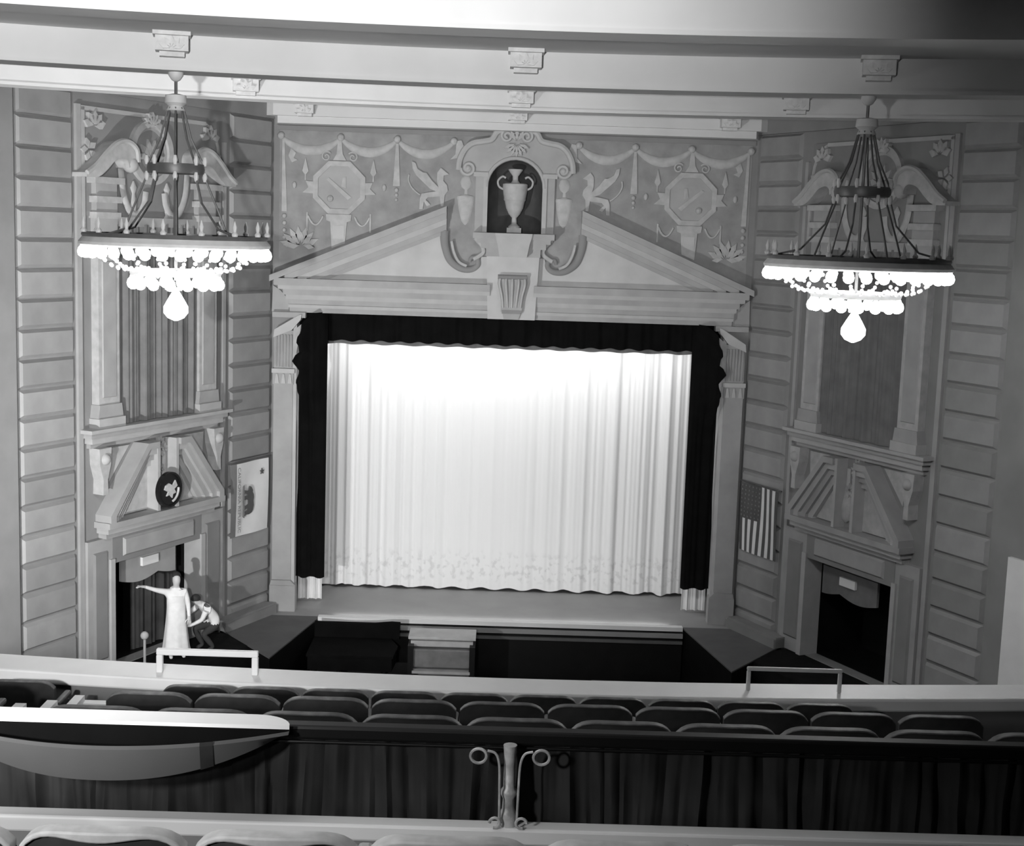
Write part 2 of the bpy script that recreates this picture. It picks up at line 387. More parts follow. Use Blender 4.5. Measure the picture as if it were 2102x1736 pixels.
    # hanging vase beside the niche
    part('hanging_vase', R().lathe([(.02,8.72),(.035,8.78),(.03,9.12),(.10,9.22),(.16,9.45),(.19,9.68),(.21,9.74),(.19,9.78),(.05,9.82),(.045,9.92),(.11,9.98),(.14,10.08),(.11,10.19),(.03,10.24)], 14, (-1.12,.0,0), 1, .35), 'relief', wall_back, True)
    part('leaf_edge', R().prism([(-1.36,11.0),(-1.25,11.02),(-1.2,10.9),(-1.28,10.78),(-1.2,10.7),(-1.34,10.62),(-1.5,10.58),(-1.38,10.7)], .01, .05), 'relief', wall_back)

# niche shell
mb = MB(TB)
def nf(u, v):
    a = pi*u
    if v < .62: z = 8.98+(10.0-8.98)*v/.62; r = 1; dz = 0
    else:
        t = (v-.62)/.38*pi/2; z = 10.0+.62*sin(t); r = max(cos(t), .001)
    return (-.62*cos(a)*r, -.55*sin(a)*r, z)
mb.grid(20, 20, nf); part('niche_shell', mb, 'niche', wall_back, True)
part('niche_sill', MB(TB).box((-.62,-.56,8.9),(.62,0,8.985)), 'niche', wall_back)

# ------------------------------------------------------------------ niche surround
ns = root('niche_surround', (0,0,8.3), 'pale arched plaster surround with scrolled hood around the urn niche', 'niche')
HOOD = [(0.0,11.36),(-.29,11.35),(-.46,11.27),(-.56,11.12),(-.75,11.07),(-.99,11.02),(-1.16,10.88),(-1.27,10.65),(-1.30,10.41)]
for T, k in ((TB, 0), (TBm, 1)):
    poly = [(0,11.3),(-.27,11.3),(-.44,11.2),(-.56,11.06),(-.76,11.0),(-.98,10.94),(-1.1,10.82),(-1.2,10.62),(-1.22,10.28),(-.62,10.28)] + [(-.62*cos(t*pi/2/10), 10.0+.62*sin(t*pi/2/10)) for t in range(4, 11)]
    part('hood_plate', MB(T).prism(poly, 0, .12), 'stone', ns)
    part('hood_rim', MB(T).tube(spline([(x,.14,z-.06) for x, z in HOOD], 4), .075, 8), 'gilt', ns, True)
    pts = [(-1.08+.17*(1-q/30)*cos(pi-q*.4), .15, 10.40+.17*(1-q/30)*sin(pi-q*.4)*-1) for q in range(26)]
    hv = part('hood_volute', MB(T).tube(pts, .045, 6), 'gilt', ns, True)
    part('volute_eye', MB(T).ball((-1.08,.14,10.40), .075, 10, 6), 'gilt', hv, True)
    pts = [(-.22+.14*(1-q/26)*cos(pi*.6+q*.45), .17, 11.14+.14*(1-q/26)*sin(pi*.6+q*.45)) for q in range(22)]
    part('crest_scroll', MB(T).tube(pts, .04, 6), 'gilt', ns, True)
    part('jamb', MB(T).box((-.9,0,8.98),(-.72,.10,10.28)), 'stone', ns)
    part('jamb_moulding', MB(T).box((-.72,0,8.98),(-.62,.16,10.22)), 'gilt', ns)
    part('impost', MB(T).box((-.95,0,10.22),(-.62,.18,10.32)), 'gilt', ns)
part('shell', petals(MB(TB), 0, 10.98, .30, 7, radians(200), radians(340), .12, .19, .16), 'gilt', ns)
part('crest_leaf', petals(MB(TB), 0, 11.0, .30, 3, radians(60), radians(120), .12, .2, .2), 'gilt', ns)
arch = [(-.66*cos(t*pi/16), .13, 10.0+.66*sin(t*pi/16)) for t in range(17)]
part('arch_moulding', MB(TB).tube(arch, .045, 8), 'gilt', ns, True)
for (w, z0, z1, o) in ((.92, 8.84, 8.97, .5), (.84, 8.74, 8.84, .42), (.74, 8.62, 8.74, .36), (.62, 8.44, 8.62, .30)):
    mb = MB(TB); mb.box((-w,0,z0),(w,o,z1)); part('shelf_moulding', mb, 'stone', ns)
mb = MB(TB); mb.prism([(-.42,8.97),(.42,8.97),(.40,8.86),(.36,8.72),(.31,8.44),(-.31,8.44),(-.36,8.72),(-.40,8.86)], .3, .58); part('shelf_centre', mb, 'gilt', ns)

# urn in the niche
ur = root('urn', (0,.16,8.985), 'pale two-handled urn standing in the dark arched niche', 'urn')
U = lambda: MB(lambda p: (p[0]*1.1, p[1]*1.05+.1, p[2]*1.12+8.985))
part('plinth', U().box((-.15,-.14,0),(.15,.14,.1)), 'relief', ur)
part('foot', U().lathe([(.12,.1),(.12,.13),(.06,.18),(.05,.30)], 20), 'relief', ur, True)
part('body', U().lathe([(.05,.30),(.12,.38),(.18,.50),(.21,.64),(.23,.66),(.23,.70),(.245,.78),(.26,.92),(.26,.98),(.22,1.0)], 24), 'relief', ur, True)
part('neck', U().lathe([(.10,1.0),(.06,1.06),(.06,1.14),(.15,1.26),(.15,1.28),(.04,1.28)], 20), 'relief', ur, True)
for sg in (-1, 1):
    part('handle', U().tube(spline([(sg*.20,0,.86),(sg*.33,0,.92),(sg*.36,0,1.04),(sg*.27,0,1.13),(sg*.20,0,1.10)]), .022, 8), 'relief', ur, True)

# ------------------------------------------------------------------ pediment and entablature
pd = root('pediment', (0,0,7.0), 'broken triangular pediment and entablature above the stage opening', 'pediment')
for T in (TB, TBm):
    for (zo, z1, o) in ((-.0, .14, .46), (-.14, .0, .38), (-.26, -.14, .30), (-.38, -.26, .22), (-.47, -.38, .14)):
        # raking mouldings, one slab per step
        a0, a1 = (-5.50, 7.86), (-1.53, 9.53)
        p = [(a0[0], a0[1]+zo-.14), (a1[0], a1[1]+zo-.14), (a1[0], a1[1]+z1-.14), (a0[0], a0[1]+z1-.14)]
        if zo < -.0:
            sh = -zo*2.37
            p[0] = (a0[0]+sh, a0[1]+zo-.14+sh*.4207); p[3] = (a0[0]+sh, a0[1]+z1-.14+sh*.4207)
        part('raking_moulding', MB(T).prism(p, 0, o), 'stone' if o != .30 else 'gilt', pd)
    part('tympanum', MB(T).prism([(-4.9,7.72),(-.58,7.72),(-.58,8.42),(-.72,8.42),(-.78,8.2),(-.95,8.1),(-1.2,8.12),(-1.44,8.32),(-1.55,8.62),(-1.6,9.06)], 0, .07), 'tymp', pd)
    hs = [(-1.58,.12,8.98),(-1.58,.12,8.8),(-1.55,.12,8.6),(-1.44,.12,8.32),(-1.2,.12,8.14),(-.95,.12,8.12),(-.80,.12,8.23),(-.82,.12,8.37),(-.95,.12,8.39),(-.99,.12,8.29)]
    h = spline(hs, 5); part('horn_scroll', MB(T).tube(h, [.10-.065*k/len(h) for k in range(len(h))], 8, .6), 'wall', pd, True)
    h = spline([(-1.41,.14,8.75),(-1.35,.14,8.5),(-1.23,.14,8.29),(-1.05,.14,8.2)], 5); part('horn_edge', MB(T).tube(h, .035, 8, .7), 'relief', pd, True)
    h = spline([(-.88,.14,8.84),(-.72,.14,8.67),(-.68,.14,8.53),(-.78,.14,8.43),(-.9,.14,8.36)], 5); part('horn_curl', MB(T).tube(h, .05, 8, .7), 'relief', pd, True)
    for (z0, z1, x0, o) in ((7.64,7.80,-5.40,.44),(7.55,7.64,-5.32,.36),(7.42,7.55,-5.22,.26),(7.32,7.42,-5.16,.22),(7.20,7.32,-5.12,.18),(7.13,7.20,-5.10,.22),(7.02,7.13,-5.08,.15)):
        part('entablature_moulding', MB(T).box((x0,0,z0),(-.50,o,z1)), 'gilt' if o in (.36,.22) else 'stone', pd)
    part('entablature_end', MB(T).prism([(-5.50,7.02),(-5.10,7.02),(-5.12,7.3),(-5.3,7.5),(-5.48,7.62)], 0, .06), 'stone', pd)
part('keystone_panel', MB(TB).prism([(-.60,8.44),(.60,8.44),(.54,7.02),(-.54,7.02)], 0, .30), 'tymp', pd)
cb = part('console_block', MB(TB).prism([(-.32,8.02),(.32,8.02),(.34,7.85),(.25,7.5),(.24,7.2),(-.24,7.2),(-.25,7.5),(-.34,7.85)], .30, .44), 'stone', pd)
for k in range(5):
    x = -.24+.12*k
    part('console_flute', MB(TB).tube(spline([(x*1.15,.45,7.96),(x*1.2,.50,7.82),(x*.95,.47,7.55),(x*.82,.44,7.3)], 4), .035, 6), 'gilt', cb, True)
part('console_roll', MB(TB).tube([(-.33,.46,7.99),(.33,.46,7.99)], .05, 10), 'wall', pd, True)
part('console_foot', MB(TB).box((-.22,.3,7.16),(.22,.46,7.24)), 'wall', pd)
part('console_drop', MB(TB).prism([(-.2,7.16),(.2,7.16),(.17,7.03),(-.17,7.03)], .3, .38), 'stone', pd)

# proscenium pilasters
for sd, T in ((-1, TB), (1, TBm)):
    pr = root('pilaster', (sd*5.2, -.1, 0), f'tall grey pilaster at the {SIDE[sd]} side of the stage opening', 'pilaster')
    part('shaft', MB(T).box((-5.42,0,.72),(-4.98,.20,5.38)), 'stone', pr)
    part('shaft_edge', MB(T).box((-4.98,-.25,.0),(-4.90,.17,7.0)), 'tymp', pr)
    part('base', MB(T).box((-5.46,0,0),(-4.86,.30,.62)), 'stone', pr)
    part('base_cap', MB(T).prism([(-5.46,.62),(-4.86,.62),(-4.98,.74),(-5.42,.74)], 0, .27), 'stone', pr)
    part('collar', MB(T).box((-5.46,0,5.62),(-4.93,.25,5.72)), 'tymp', pr)
    part('collar_block', MB(T).box((-5.44,0,5.36),(-4.96,.215,5.62)), 'stone', pr)
    for k in range(3):
        x = -5.34+.15*k; part('drop', MB(T).prism([(x-.02,5.60),(x+.02,5.60),(x+.05,5.38),(x-.05,5.38)], .2, .25), 'tymp', pr)
    part('neck', MB(T).box((-5.42,0,5.72),(-4.98,.17,6.6)), 'stone', pr)
    for k in range(6): part('flute', MB(T).tube([(-5.37+.07*k,.18,5.76),(-5.37+.07*k,.20,6.5)], .022, 6), 'stone', pr, True)
    part('scroll_bracket', MB(T).prism([(-5.42,6.44),(-5.40,6.62),(-4.85,6.96),(-4.78,6.98),(-4.8,6.86),(-5.0,6.62)], 0, .30), 'tymp', pr)
    part('bracket_leaf', MB(T).prism([(-4.98,6.6),(-4.80,6.75),(-4.85,6.4),(-4.92,6.0),(-4.98,5.8)], 0, .2), 'relief', pr)
    part('abacus', MB(T).box((-5.46,0,6.9),(-4.7,.24,7.02)), 'stone', pr)

# ------------------------------------------------------------------ stage drapes
def pleats(x, seed, dens):
    return (.5*sin(x*dens+seed)+.3*sin(x*dens*1.73+seed*2.1)+.2*sin(x*dens*2.9+seed*.7))
def cf(u, v):
    x = -5.0+10*u; z = .06+6.9*v
    e = .12+.88*min(1, abs(x)/4.0)**1.5                      # flatter in the middle where it is stretched
    a = .11*e*(1-.3*v)
    y = 2.15 + a*pleats(x, 1.3, 8.5) + .05*e*pleats(x, 4.1, 19)
    return (x, y, z + .03*sin(x*9)*(1-v)*(v < .02))
single('house_curtain', MB().grid(520, 10, cf), 'curtain', 'white pleated house curtain closing the stage', 'curtain', True, recalc=False)
def vf(u, v):
    x = -4.95+9.9*u; y = .42+.06*pleats(x, 2.2, 11); return (x, y, 6.36+.02*sin(x*14)+(7.06-6.36)*v)
val = single('stage_valance', MB().grid(300, 3, vf), 'black', 'black pleated valance across the top of the stage opening', 'valance', True, recalc=False)
def vf2(u, v):
    x = -4.5+9.0*u; y = .62+.05*pleats(x, 3.0, 9); return (x, y, 6.27+.015*sin(x*9)+.3*v)
part('fringe', MB().grid(240, 2, vf2), 'drape', val, True, label='narrow grey fringe', recalc=False)
for sd in (-1, 1):
    def lf(u, v):
        z = .74+(7.04-.74)*v
        xo = 4.95 - .15*min(1, (z-.74)/4.6) - .18*max(0, (z-6.2)/.85)**2
        if z > 5.2: xo += .025+.04*sin(z*13)*min(1, (z-5.2)*3)+.025*abs(sin(z*21))
        if z > 6.75: xo -= (z-6.75)*.7
        if 5.75 < z < 6.15: xo += .08*sin((z-5.75)/.4*pi)
        xi = 4.23
        x = xi+(xo-xi)*u
        fw_ = max(0, min(1, (z-4.4)/.8)); return (sd*x, .10-.56*fw_*u+.04*pleats(x*3, 1, 6), z+.02*sin(x*17)*(v == 0))
    single('leg_drape', MB().grid(40, 90, lf), 'black', f'black velvet leg drape hanging at the {SIDE[sd]} edge of the stage', 'drape', True, recalc=False)
    def wf(u, v):
        x = 4.36+.58*u; return (sd*x, .75+.06*pleats(x, 2, 34), .05+1.2*v)
    single('side_drape', MB().grid(60, 4, wf), 'cream', f'white cloth showing under the {SIDE[sd]} black leg drape', 'drape', True, recalc=False)

# ------------------------------------------------------------------ side walls
ZJ = [10.80-.547*k for k in range(-1, 21)]
def side(sd):
    T = TS(sd); nm = SIDE[sd]
    mb = MB(T)
    for s0, s1, z0, z1 in ((0,2.72,-1.3,11.95),(5.5,15,-1.3,11.95),(2.72,5.5,-1.3,0),(2.72,5.5,2.22,11.95)): mb.box((s0,-.3,z0),(s1,0,z1))
    w = struct(f'wall_{nm}', mb, 'wall', f'{nm} splayed side wall of painted stone bands')
    # rusticated courses
    for (s0, s1) in ((.13,1.62),(6.42,7.80)):
        me = MB(T).block(s0, s1, 0, .547-.035, 0, .075, .055).mesh('block', 'block')
        for k in range(len(ZJ)-1): link('block', me, w, (0,0,ZJ[k+1]+.017))
    for (s0, s1) in ((9.6,11.0),(11.2,13.0)):
        me = MB(T).block(s0, s1, 0, .547-.035, 0, .075, .055).mesh('block', 'block')
        for k in range(len(ZJ)-1): link('block', me, w, (0,0,ZJ[k+1]+.017))
    part('pier', MB(T).box((7.98,0,-1.3),(8.9,.16,11.9)), 'wall', w)
    part('wall_moulding', MB(T).box((6.20,0,-1.3),(6.32,.06,11.1)), 'stone', w)
    part('wall_moulding', MB(T).box((1.80,0,-1.3),(1.90,.06,10.7)), 'stone', w)
    part('cornice', MB(T).box((.1,0,11.35),(9.5,.12,11.9)), 'wall', w)
    # doorway recess
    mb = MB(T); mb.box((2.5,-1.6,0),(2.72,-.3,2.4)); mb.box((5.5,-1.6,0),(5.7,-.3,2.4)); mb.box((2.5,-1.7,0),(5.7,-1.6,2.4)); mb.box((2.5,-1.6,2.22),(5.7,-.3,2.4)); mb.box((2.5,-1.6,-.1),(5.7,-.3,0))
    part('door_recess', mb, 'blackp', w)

    # ---- door surround with broken pediment
    c = T((4.1,0,0))
    d = root('door_surround', (c[0],c[1],0), f'carved surround and broken pediment of the {nm} doorway', 'door surround')
    for s0, s1 in ((1.95,2.72),(5.5,6.18)):
        part('architrave', MB(T).box((s0,0,0),(s1,.12,2.75)), 'stone', d)
        part('architrave_panel', MB(T).block(s0+.14, s1-.14, .3, 2.5, .12, .16, .04), 'wall', d)
    for s0, s1 in ((2.62,2.76),(5.46,5.58)): part('inner_jamb', MB(T).box((s0,-.3,0),(s1,.17,2.3)), 'gilt', d)
    part('header', MB(T).box((2.72,0,2.2),(5.5,.13,2.75)), 'wall', d)
    part('header_panel', MB(T).block(3.0, 5.2, 2.3, 2.68, .13, .18, .04), 'stone', d)
    for z0, z1, o, e in ((2.75,2.86,.20,.0),(2.86,2.98,.30,.05),(2.98,3.10,.40,.12)):
        part('door_cornice', MB(T).box((2.35-e,0,z0),(5.75+e,o,z1)), 'stone' if o != .3 else 'gilt', d)
    for mir in (1, -1):
        f = lambda s: 4.05+mir*(s-4.05)
        outer = [(2.27,3.10),(2.27,3.24),(3.38,4.55),(3.70,4.55)]
        for k, (o, g) in enumerate(((.40,0),(.32,.13),(.24,.26),(.16,.39))):
            gi = g+.13
            a = [(2.27+g*1.2,3.10),(2.27+g*1.2,3.24-g*.2),(3.38+g*.35,4.55-g),(3.72,4.55-g)]
            b_ = [(2.27+gi*1.2,3.10),(2.27+gi*1.2,3.24-gi*.2),(3.38+gi*.35,4.55-gi),(3.72,4.55-gi)]
            mbp = MB(T)
            for i in range(3):
                mbp.prism([(f(a[i][0]),a[i][1]),(f(a[i+1][0]),a[i+1][1]),(f(b_[i+1][0]),b_[i+1][1]),(f(b_[i][0]),b_[i][1])], 0, o)
            part('pediment_moulding', mbp, 'stone' if k % 2 == 0 else 'gilt', d)
        part('pediment_panel', MB(T).prism([(f(2.9),3.12),(f(3.72),3.12),(f(3.72),4.03),(f(3.55),4.03)], 0, .06), 'relief', d)
        part('pediment_end', MB(T).box((min(f(3.72),f(3.80)),0,3.1),(max(f(3.72),f(3.80)),.34,4.55)), 'gilt', d)
        # scrolled consoles under the sill
        cs = f(2.28)
        part('sill_console', MB(T).prism([(cs-.17,4.58),(cs+.17,4.58),(cs+.15,4.25),(cs+.06,3.95),(cs+.07,3.66),(cs-.07,3.66),(cs-.06,3.95),(cs-.15,4.25)], 0, .26), 'relief', d)
        part('console_boss', MB(T).ball((cs,.24,4.36), .12, 10, 6), 'gilt', d, True)
        part('corner_panel', MB(T).prism([(f(2.55),4.52),(f(3.2),4.52),(f(2.6),3.85)], 0, .05), 'relief', d)
    part('centre_panel', MB(T).box((3.80,0,3.1),(4.30,.05,4.58)), 'wall', d)
    rnd = random.Random(3+sd)
    for k in range(9):
        part('foliage', petals(MB(T), 4.05+rnd.uniform(-.14,.14), 3.35+.14*k, .14, 5, rnd.uniform(0,1), rnd.uniform(3,5), .05, .11, .25), 'relief' if k % 2 else 'stone', d)
    vs_ = [(.05,3.2),(.16,3.28),(.20,3.5),(.12,3.72),(.06,3.95),(.05,4.35)]
    part('cartouche', MB(T).lathe(vs_, 14, (3.86,.06,0), 1, .5), 'relief', d, True)

    # ---- window surround above: sill, pilasters, swan-neck pediment, medallion
    q = T((4.1,0,4.6))
    a = root('window_surround', (q[0],q[1],4.6), f'pilastered window surround with swan-neck crest high on the {nm} wall', 'window surround')
    for z0, z1, o, e in ((4.58,4.68,.10,.0),(4.68,4.80,.20,.06),(4.80,4.90,.26,.14),(4.90,4.97,.34,.22)):
        part('sill_moulding', MB(T).box((2.12-e,0,z0),(6.06+e,o,z1)), 'gilt' if o in (.2,.34) else 'stone', a)
    for sa in (2.28, 5.32):
        part('pilaster_base', MB(T).box((sa-.08,0,4.97),(sa+.66,.26,5.16)), 'gilt', a)
        part('base_moulding', MB(T).prism([(sa-.06,5.16),(sa+.64,5.16),(sa+.60,5.42),(sa-.02,5.42)], 0, .22), 'stone', a)
        ps = part('pilaster_shaft', MB(T).box((sa,0,5.42),(sa+.58,.18,8.35)), 'relief', a)
        part('shaft_panel', MB(T).block(sa+.09, sa+.49, 5.55, 8.2, .18, .20, .02), 'stone', ps)
        part('capital', MB(T).box((sa-.05,0,8.35),(sa+.63,.22,8.5)), 'gilt', a)
        part('frieze_block', MB(T).box((sa,0,8.5),(sa+.58,.16,9.0)), 'stone', a)
        for z0, z1, o, e in ((9.0,9.12,.20,.05),(9.12,9.3,.15,.0),(9.3,9.42,.22,.06),(9.42,9.66,.14,.0),(9.66,9.78,.24,.12)):
            part('capital_moulding', MB(T).box((sa-e,0,z0),(sa+.58+e,o,z1)), 'relief' if o > .15 else 'stone', a)
    part('lintel', MB(T).box((2.86,0,8.86),(5.32,.14,9.04)), 'stone', a)
    part('window_head_panel', MB(T).box((2.0,0,9.04),(6.18,.025,11.08)), 'wall', a)
    for s0, s1, z0, z1 in ((1.98,2.05,9.0,10.3),(6.1,6.18,8.6,11.06),(2.5,6.18,11.0,11.08)):
        part('panel_border', MB(T).box((s0,0,z0),(s1,.06,z1)), 'gilt', a)
    part('panel_border', MB(T).tube([(2.02,.03,10.3),(2.08,.03,10.6),(2.2,.03,10.85),(2.36,.03,10.98),(2.5,.03,11.04)], .035, 6), 'gilt', a, True)
    for mir in (1, -1):
        f = lambda s: 4.12+mir*(s-4.12)
        top = spline([(f(6.38),0,9.84),(f(6.15),0,9.98),(f(5.85),0,10.24),(f(5.55),0,10.44),(f(5.25),0,10.48),(f(5.02),0,10.34),(f(4.98),0,10.1)], 5)
        bot = spline([(f(6.38),0,9.76),(f(6.05),0,9.78),(f(5.82),0,9.92),(f(5.6),0,10.1),(f(5.38),0,10.16),(f(5.25),0,10.1),(f(5.22),0,9.98)], 5)
        mbs = MB(T)
        for k in range(len(top)-1):
            mbs.prism([(top[k][0],top[k][2]),(top[k+1][0],top[k+1][2]),(bot[k+1][0],bot[k+1][2]),(bot[k][0],bot[k][2])], 0, .36)
        part('swan_neck', mbs, 'relief', a)
        part('swan_neck_rim', MB(T).tube([(p[0],.37,p[2]) for p in top], .05, 6), 'gilt', a, True)
        part('swan_volute', MB(T).ball((f(5.08),.26,10.05), .16, 10, 6), 'gilt', a, True)
        # ribbon looping from the volute below the medallion
        rb = spline([(f(5.12),.06,9.98),(f(5.05),.06,9.5),(f(4.85),.06,9.15),(f(4.62),.06,9.1),(f(4.45),.06,9.3),(f(4.4),.06,9.55)], 5)
        part('ribbon', MB(T).tube(rb, .085, 8, .5), 'relief', a, True)
        part('corner_foliage', petals(MB(T), f(5.86), 10.72, .30, 5, .3, 2.9, .02, .10, .3), 'relief', a)
        part('side_foliage', petals(MB(T), f(6.02), 10.28, .22, 5, 0, 5, .02, .10, .3), 'relief', a)
    for r0, r1, o, m_ in ((.64,.50,.12,'relief'),(.50,.44,.06,'stone')):
        co = [(4.25+r0*cos(k*pi/16), 10.33+r0*sin(k*pi/16)) for k in range(32)]; ci = [(4.25+r1*cos(k*pi/16), 10.33+r1*sin(k*pi/16)) for k in range(32)]
        part('medallion_ring', MB(T).ringprism(co, ci, 0, o), m_, a)
    part('medallion_disc', MB(T).prism([(4.25+.45*cos(k*pi/16), 10.33+.45*sin(k*pi/16)) for k in range(32)], 0, .04), 'wall', a)
    part('medallion_relief', petals(MB(T), 4.25, 10.2, .40, 6, .2, 3.0, .03, .09, .16), 'stone', a)
    part('medallion_crest', petals(MB(T), 4.25, 10.86, .26, 7, 0, pi, .03, .14, .25), 'relief', a)
    for sx in (3.75, 4.75):
        part('candelabrum', MB(T).lathe([(.04,8.95),(.14,9.0),(.05,9.1),(.09,9.3),(.04,9.5),(.1,9.62),(.02,9.75)], 10, (sx,.05,0), 1, .5), 'relief', a, True)
    # curtain in the window
    rr = random.Random(11)
    def wc(u, v):
        s_ = 2.84+2.5*u; return (s_, .11+.075*pleats(s_, 1.7+sd, 13)+.03*pleats(s_, 3, 29), 4.98+3.92*v)
    single('window_curtain', MB(T).grid(160, 3, wc), 'drape', f'grey pleated curtain between the pilasters high on the {nm} wall', 'curtain', True, recalc=True)
    # pelmet board with sign inside the doorway
    s0, s1, zt = (3.15, 4.85, 2.16) if sd < 0 else (2.9, 4.65, 2.05)
    vr = root('door_pelmet', T((s0+.8,-.25,zt-.6)), f'scalloped grey pelmet hanging inside the {nm} doorway', 'pelmet')
    n = 24; pts = [(s0, zt), (s1, zt)] + [(s1-(s1-s0)*k/n, zt-.52-.10*abs(sin(k/n*pi*1.5))) for k in range(n+1)]
    pb = part('pelmet_board', MB(T).prism(pts, -.28, -.22), 'stone' if sd < 0 else 'drape', vr)
    part('sign_plate', MB(T).box((s0+.62,-.22,zt-.30),(s0+1.12,-.16,zt-.12)), 'white', pb, label='small white sign plate')
    if sd < 0:
        def dc(u, v): s_ = 2.8+1.55*u; return (s_, -.45+.06*pleats(s_, 2, 17), .01+2.15*v)
        single('door_curtain', MB(T).grid(90, 2, dc), 'darkdrape', 'dark drape drawn half across the left doorway', 'curtain', True)
    return w
wall_left = side(-1); wall_right = side(1)
# white paint stands in for a lit opening at the far right
mb = MB(TS(1)); mb.box((8.48,.16,1.05),(9.5,.24,3.52)); mb.box((8.44,.16,.98),(9.5,.22,1.05))
single('lit_opening_panel', mb, 'white', 'tall white panel standing in for a lit opening at the far right edge', 'panel')

# ------------------------------------------------------------------ flags and seal
def star(cx, cz, r, rot=0):
    return [(cx+(r if k % 2 == 0 else r*.4)*sin(rot+k*pi/5), cz+(r if k % 2 == 0 else r*.4)*cos(rot+k*pi/5)) for k in range(10)]
T = TS(-1)
def fw(s, z): return .14+.02*sin(s*5+z*2)
fl = root('bear_flag', T((.9,.12,2.0)), 'white flag with dark bear hung sideways on the left wall strip', 'flag')
S0, S1, Z0, Z1 = .30, 1.72, 2.0, 3.66       # viewer's right is small s; flag hoist is at the top
def ff(sa, sb, o):
    return lambda u, v: (sa+(sb-sa)*u, o+fw(sa+(sb-sa)*u, Z0+(Z1-Z0)*v), Z0+(Z1-Z0)*v)
fc_ = part('cloth', MB(T).grid(12, 12, ff(S0, 1.50, 0)), 'flagw', fl, True, recalc=False)
part('stripe', MB(T).grid(4, 12, ff(1.50, S1, 0)), 'flagm', fl, True, recalc=False)
BEAR = [(.02,.30),(.06,.40),(.13,.46),(.18,.50),(.24,.48),(.32,.54),(.42,.56),(.55,.53),(.70,.55),(.85,.50),(.94,.40),(.97,.25),(.96,.05),(1.0,.0),(.86,.0),(.85,.14),(.78,.22),(.76,.05),(.80,0),(.66,0),(.66,.15),(.62,.22),(.48,.22),(.44,.10),(.46,0),(.33,0),(.34,.14),(.28,.18),(.22,.04),(.24,0),(.12,0),(.16,.18),(.17,.28),(.10,.27)]
bz = lambda u, v: (1.24-v*.62, 3.12-u*.68)   # flag u runs down, flag v runs to the viewer's right
part('bear', MB(T).prism([bz(u, v) for u, v in BEAR], .155, .185), 'flagd', fc_, label='dark walking bear')
part('grass_patch', MB(T).prism([bz(u, v) for u, v in ((-.04,-.01),(1.06,-.01),(1.0,-.1),(.5,-.12),(.0,-.09))], .155, .18), 'flagm', fl)
part('star', MB(T).prism(star(.58, 3.38, .075, 0), .155, .185), 'flagd', fc_)
cu = bpy.data.curves.new('lettering', 'FONT'); cu.body = 'CALIFORNIA REPUBLIC'; cu.size = .145; cu.align_x = 'CENTER'
to = bpy.data.objects.new('lettering_source', cu); COL.objects.link(to)
dg = bpy.context.evaluated_depsgraph_get(); tm = bpy.data.meshes.new_from_object(to.evaluated_get(dg))
bpy.data.objects.remove(to)
off = OFF[fl.name]
for v in tm.vertices:
    p = T((1.47-v.co.y, .168+.0, (Z0+Z1)/2-v.co.x)); v.co = (p[0]-off[0], p[1]-off[1], p[2]-off[2])
tm.materials.clear(); tm.materials.append(M['flagm'])
link('lettering', tm, fc_)
part('flag_rod', MB(T).tube([(.2,.13,Z1+.03),(1.78,.13,Z1+.03)], .018, 8), 'metal', fl)

T = TS(1)
us = root('striped_flag', T((.95,.12,1.85)), 'striped flag with starred dark canton hung vertically on the right wall', 'flag')
A0, A1, B0, B1 = .27, 1.66, 1.85, 3.44
for k in range(13):
    sa = A0+(A1-A0)*k/13; sb = A0+(A1-A0)*(k+1)/13; zt = 2.62 if k < 7 else B1
    part('stripe', MB(T).grid(1, 10, (lambda sa, sb, zt: lambda u, v: (sa+(sb-sa)*u, fw(sa+(sb-sa)*u, B0+(zt-B0)*v), B0+(zt-B0)*v))(sa, sb, zt)), 'flagd' if k % 2 == 0 else 'flagw', us, True, recalc=False)
sc_ = A0+(A1-A0)*7/13
part('canton', MB(T).grid(6, 6, lambda u, v: (A0+(sc_-A0)*u, fw(A0+(sc_-A0)*u, 2.62+.82*v)+.004, 2.62+(B1-2.62)*v)), 'flagd', us, True, recalc=False)
m_ = MB(T)
for i in range(6):
    for j in range(8):
        x = A0+.07+(sc_-A0-.14)*i/5; z = 2.68+.70*j/7
        m_.prism(star(x, z, .032), fw(x, z)+.006, fw(x, z)+.014)
part('stars', m_, 'flagm', us)['kind'] = 'stuff'
part('flag_rod', MB(T).tube([(.2,.13,B1+.03),(1.74,.13,B1+.03)], .018, 8), 'metal', us)

T = TS(-1)
se = root('round_seal', T((4.12,.36,3.5)), 'black round seal with pale bird emblem on the left door pediment', 'seal')
dsk = lambda r: [(4.12+r*cos(k*pi/16), 3.52+r*sin(k*pi/16)) for k in range(32)]
ds = part('disc', MB(T).prism(dsk(.36), .36, .42), 'seal', se)
part('rim', MB(T).ringprism(dsk(.37), dsk(.33), .36, .45), 'seal', se)
part('bird', MB(T).prism([(4.26,3.62),(4.16,3.66),(4.05,3.60),(3.96,3.70),(3.90,3.58),(4.0,3.52),(3.94,3.44),(4.04,3.42),(4.06,3.34),(4.14,3.42),(4.24,3.40),(4.18,3.48),(4.30,3.54)], .42, .45), 'sealp', ds)
part('scroll_band', MB(T).tube([(4.12+.26*cos(a), .44, 3.52+.26*sin(a)) for a in [pi*.98+.42*pi*k/10 for k in range(11)]], .025, 6), 'sealp', se, True)

